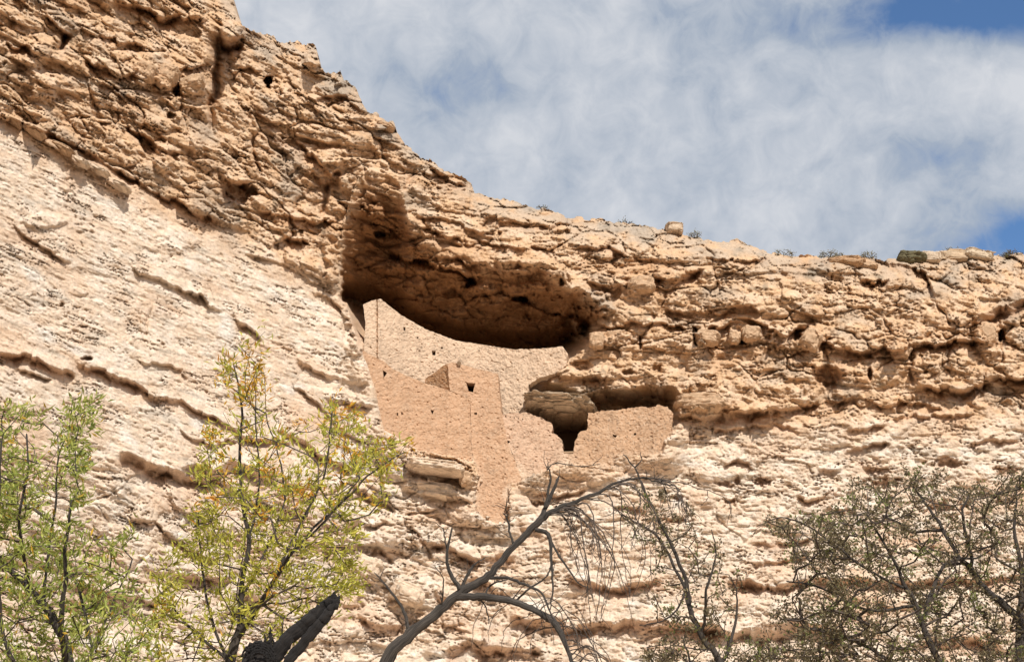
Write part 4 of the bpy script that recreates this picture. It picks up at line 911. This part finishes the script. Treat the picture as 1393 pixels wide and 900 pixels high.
for c_ in CH:
    for q in range(4):
        i = rs.integers(0, len(c_)-1); a = c_[i]; b = c_[i+1]; t = rs.uniform(); x0, y0 = a[0]+(b[0]-a[0])*t, a[1]+(b[1]-a[1])*t; l = rs.uniform(8, 30); an = rs.uniform(-2.8, -.3)
        dline([(x0, y0, .7), (x0+math.cos(an)*l*.5+rs.uniform(-3, 3), y0+math.sin(an)*l*.5, .5), (x0+math.cos(an)*l, y0+math.sin(an)*l+rs.uniform(-3, 6), .3)], rs.uniform(-.1, .1), sides=3, n=3, wob=.003, rough=0, acc=tw_)
t_ = tw_.build('twigs', M_twig, dead); t_['kind'] = 'stuff'

# charred broken stump ---------------------------------------------------
YS = 8.5; KS = YS/1850.
st = empty('charred_stump', (W(345, 1150, YS)[0], YS, 0)); tag(st, 'charred black broken tree stump with a jagged tip, in front of the yellow tree', 'tree stump'); bpy.context.view_layer.update()
def sline(pts, name, sides=14, rough=.35, dy=0., parent=st):
    pl = smooth_line([(a, b, r) for a, b, r in pts], 7); P = np.array([W(p[0], p[1], YS+dy) for p in pl]); pl[:, 2] *= .85; P[1:-1] += rs.normal(0, .0035, P[1:-1].shape)
    a = Acc(); a.tube(P, pl[:, 2]*KS, sides, rough); return a.build(name, M_char, parent)
sline([(345, 1150, 34), (345, 1000, 30), (350, 930, 27), (352, 900, 24), (350, 884, 17), (352, 876, 8)], 'trunk', 18)
sline([(352, 925, 14), (372, 893, 13), (392, 868, 11), (414, 850, 10.5), (434, 832, 9.5), (450, 818, 8), (455, 812, 5)], 'limb')
sline([(378, 925, 9), (398, 893, 8), (420, 866, 8), (440, 842, 7.5), (452, 826, 6), (461, 812, 2.5)], 'limb', dy=-.05)
for a in [(452, 822, 455, 803, 3.5), (457, 824, 462, 808, 2.6), (448, 822, 449, 810, 2.2), (366, 880, 367, 852, 3.2), (362, 882, 360, 862, 2.2), (372, 880, 371, 868, 2)]:
    sline([(a[0], a[1]+4, a[4]*1.3), ((a[0]+a[2])/2+.8, (a[1]+a[3])/2, a[4]), (a[2], a[3], .7)], 'splinter', 6, .3, dy=-.02)
for k in range(5):
    rr_ = 24-k*3.2; an = np.linspace(-2.9, .1, 14); sline([(352+rr_*math.cos(a), 899+rr_*1.05*math.sin(a), 1.7) for a in an], 'bark_curl', 6, .2, dy=-.16-.018*k)

# shrubs on the rim ---------------------------------------------------------
def rim_shrub(px, w, h, label, seed, dens=26, leafn=5, group=None, pal_=pal_dry):
    Y = rimY(px)+.25; y0 = float(skyline(np.array([px]))[0])+2
    sk = [[(px, y0+2, 0, .7), (px+rng.uniform(-2, 2), y0-h*.35, 0, .5), (px+rng.uniform(-3, 3), y0-h*.75, 0, .35)]]
    for s_ in (-1, -.5, .5, 1): sk.append([(px, y0+1, 0, .6), (px+s_*w*.25, y0-h*.3, 0, .4), (px+s_*w*.42, y0-h*.6, 0, .3)])
    poly = [(px-w*.5, y0), (px-w*.42, y0-h*.6), (px-w*.1, y0-h), (px+w*.2, y0-h*.9), (px+w*.46, y0-h*.55), (px+w*.5, y0)]
    grow('rim_shrub', sk, [(poly, 1)], dens, Y, w*.012, label, 'shrub', group=group, seed=seed, leafn=leafn, leafl=.09, leafw=.04, palette=pal_, rtip=.010, clump=.12, root=np.array(W(px, y0+1, Y)), leafspread=1.2)
rim_shrub(946, 20, 10, 'small dark twiggy shrub on the rim just right of a lone pale block', 41, 30, 4)
rim_shrub(1066, 30, 10, 'dry grey shrub with one tall stem, on the rim where it starts to dip', 42, 40, 5)
rim_shrub(1131, 36, 11, 'wide dry brush above the low rusty boulder on the rim', 43, 60, 6)
rim_shrub(1182, 24, 9, 'pale tan tuft on the rim left of the mossy boulder', 44, 40, 7)
rim_shrub(1295, 40, 13, 'dark spiky brush behind the long tan rim boulder', 45, 60, 4)
rim_shrub(1378, 30, 9, 'greenish low brush on the rim at the right edge', 46, 50, 6, pal_=pal_olive)
rim_shrub(852, 22, 7, 'faint low shrub on the rim above the overhang pockets', 47, 24, 3)
rim_shrub(738, 16, 6, 'tiny dry shrub on the rim over the right end of the alcove', 48, 18, 3)
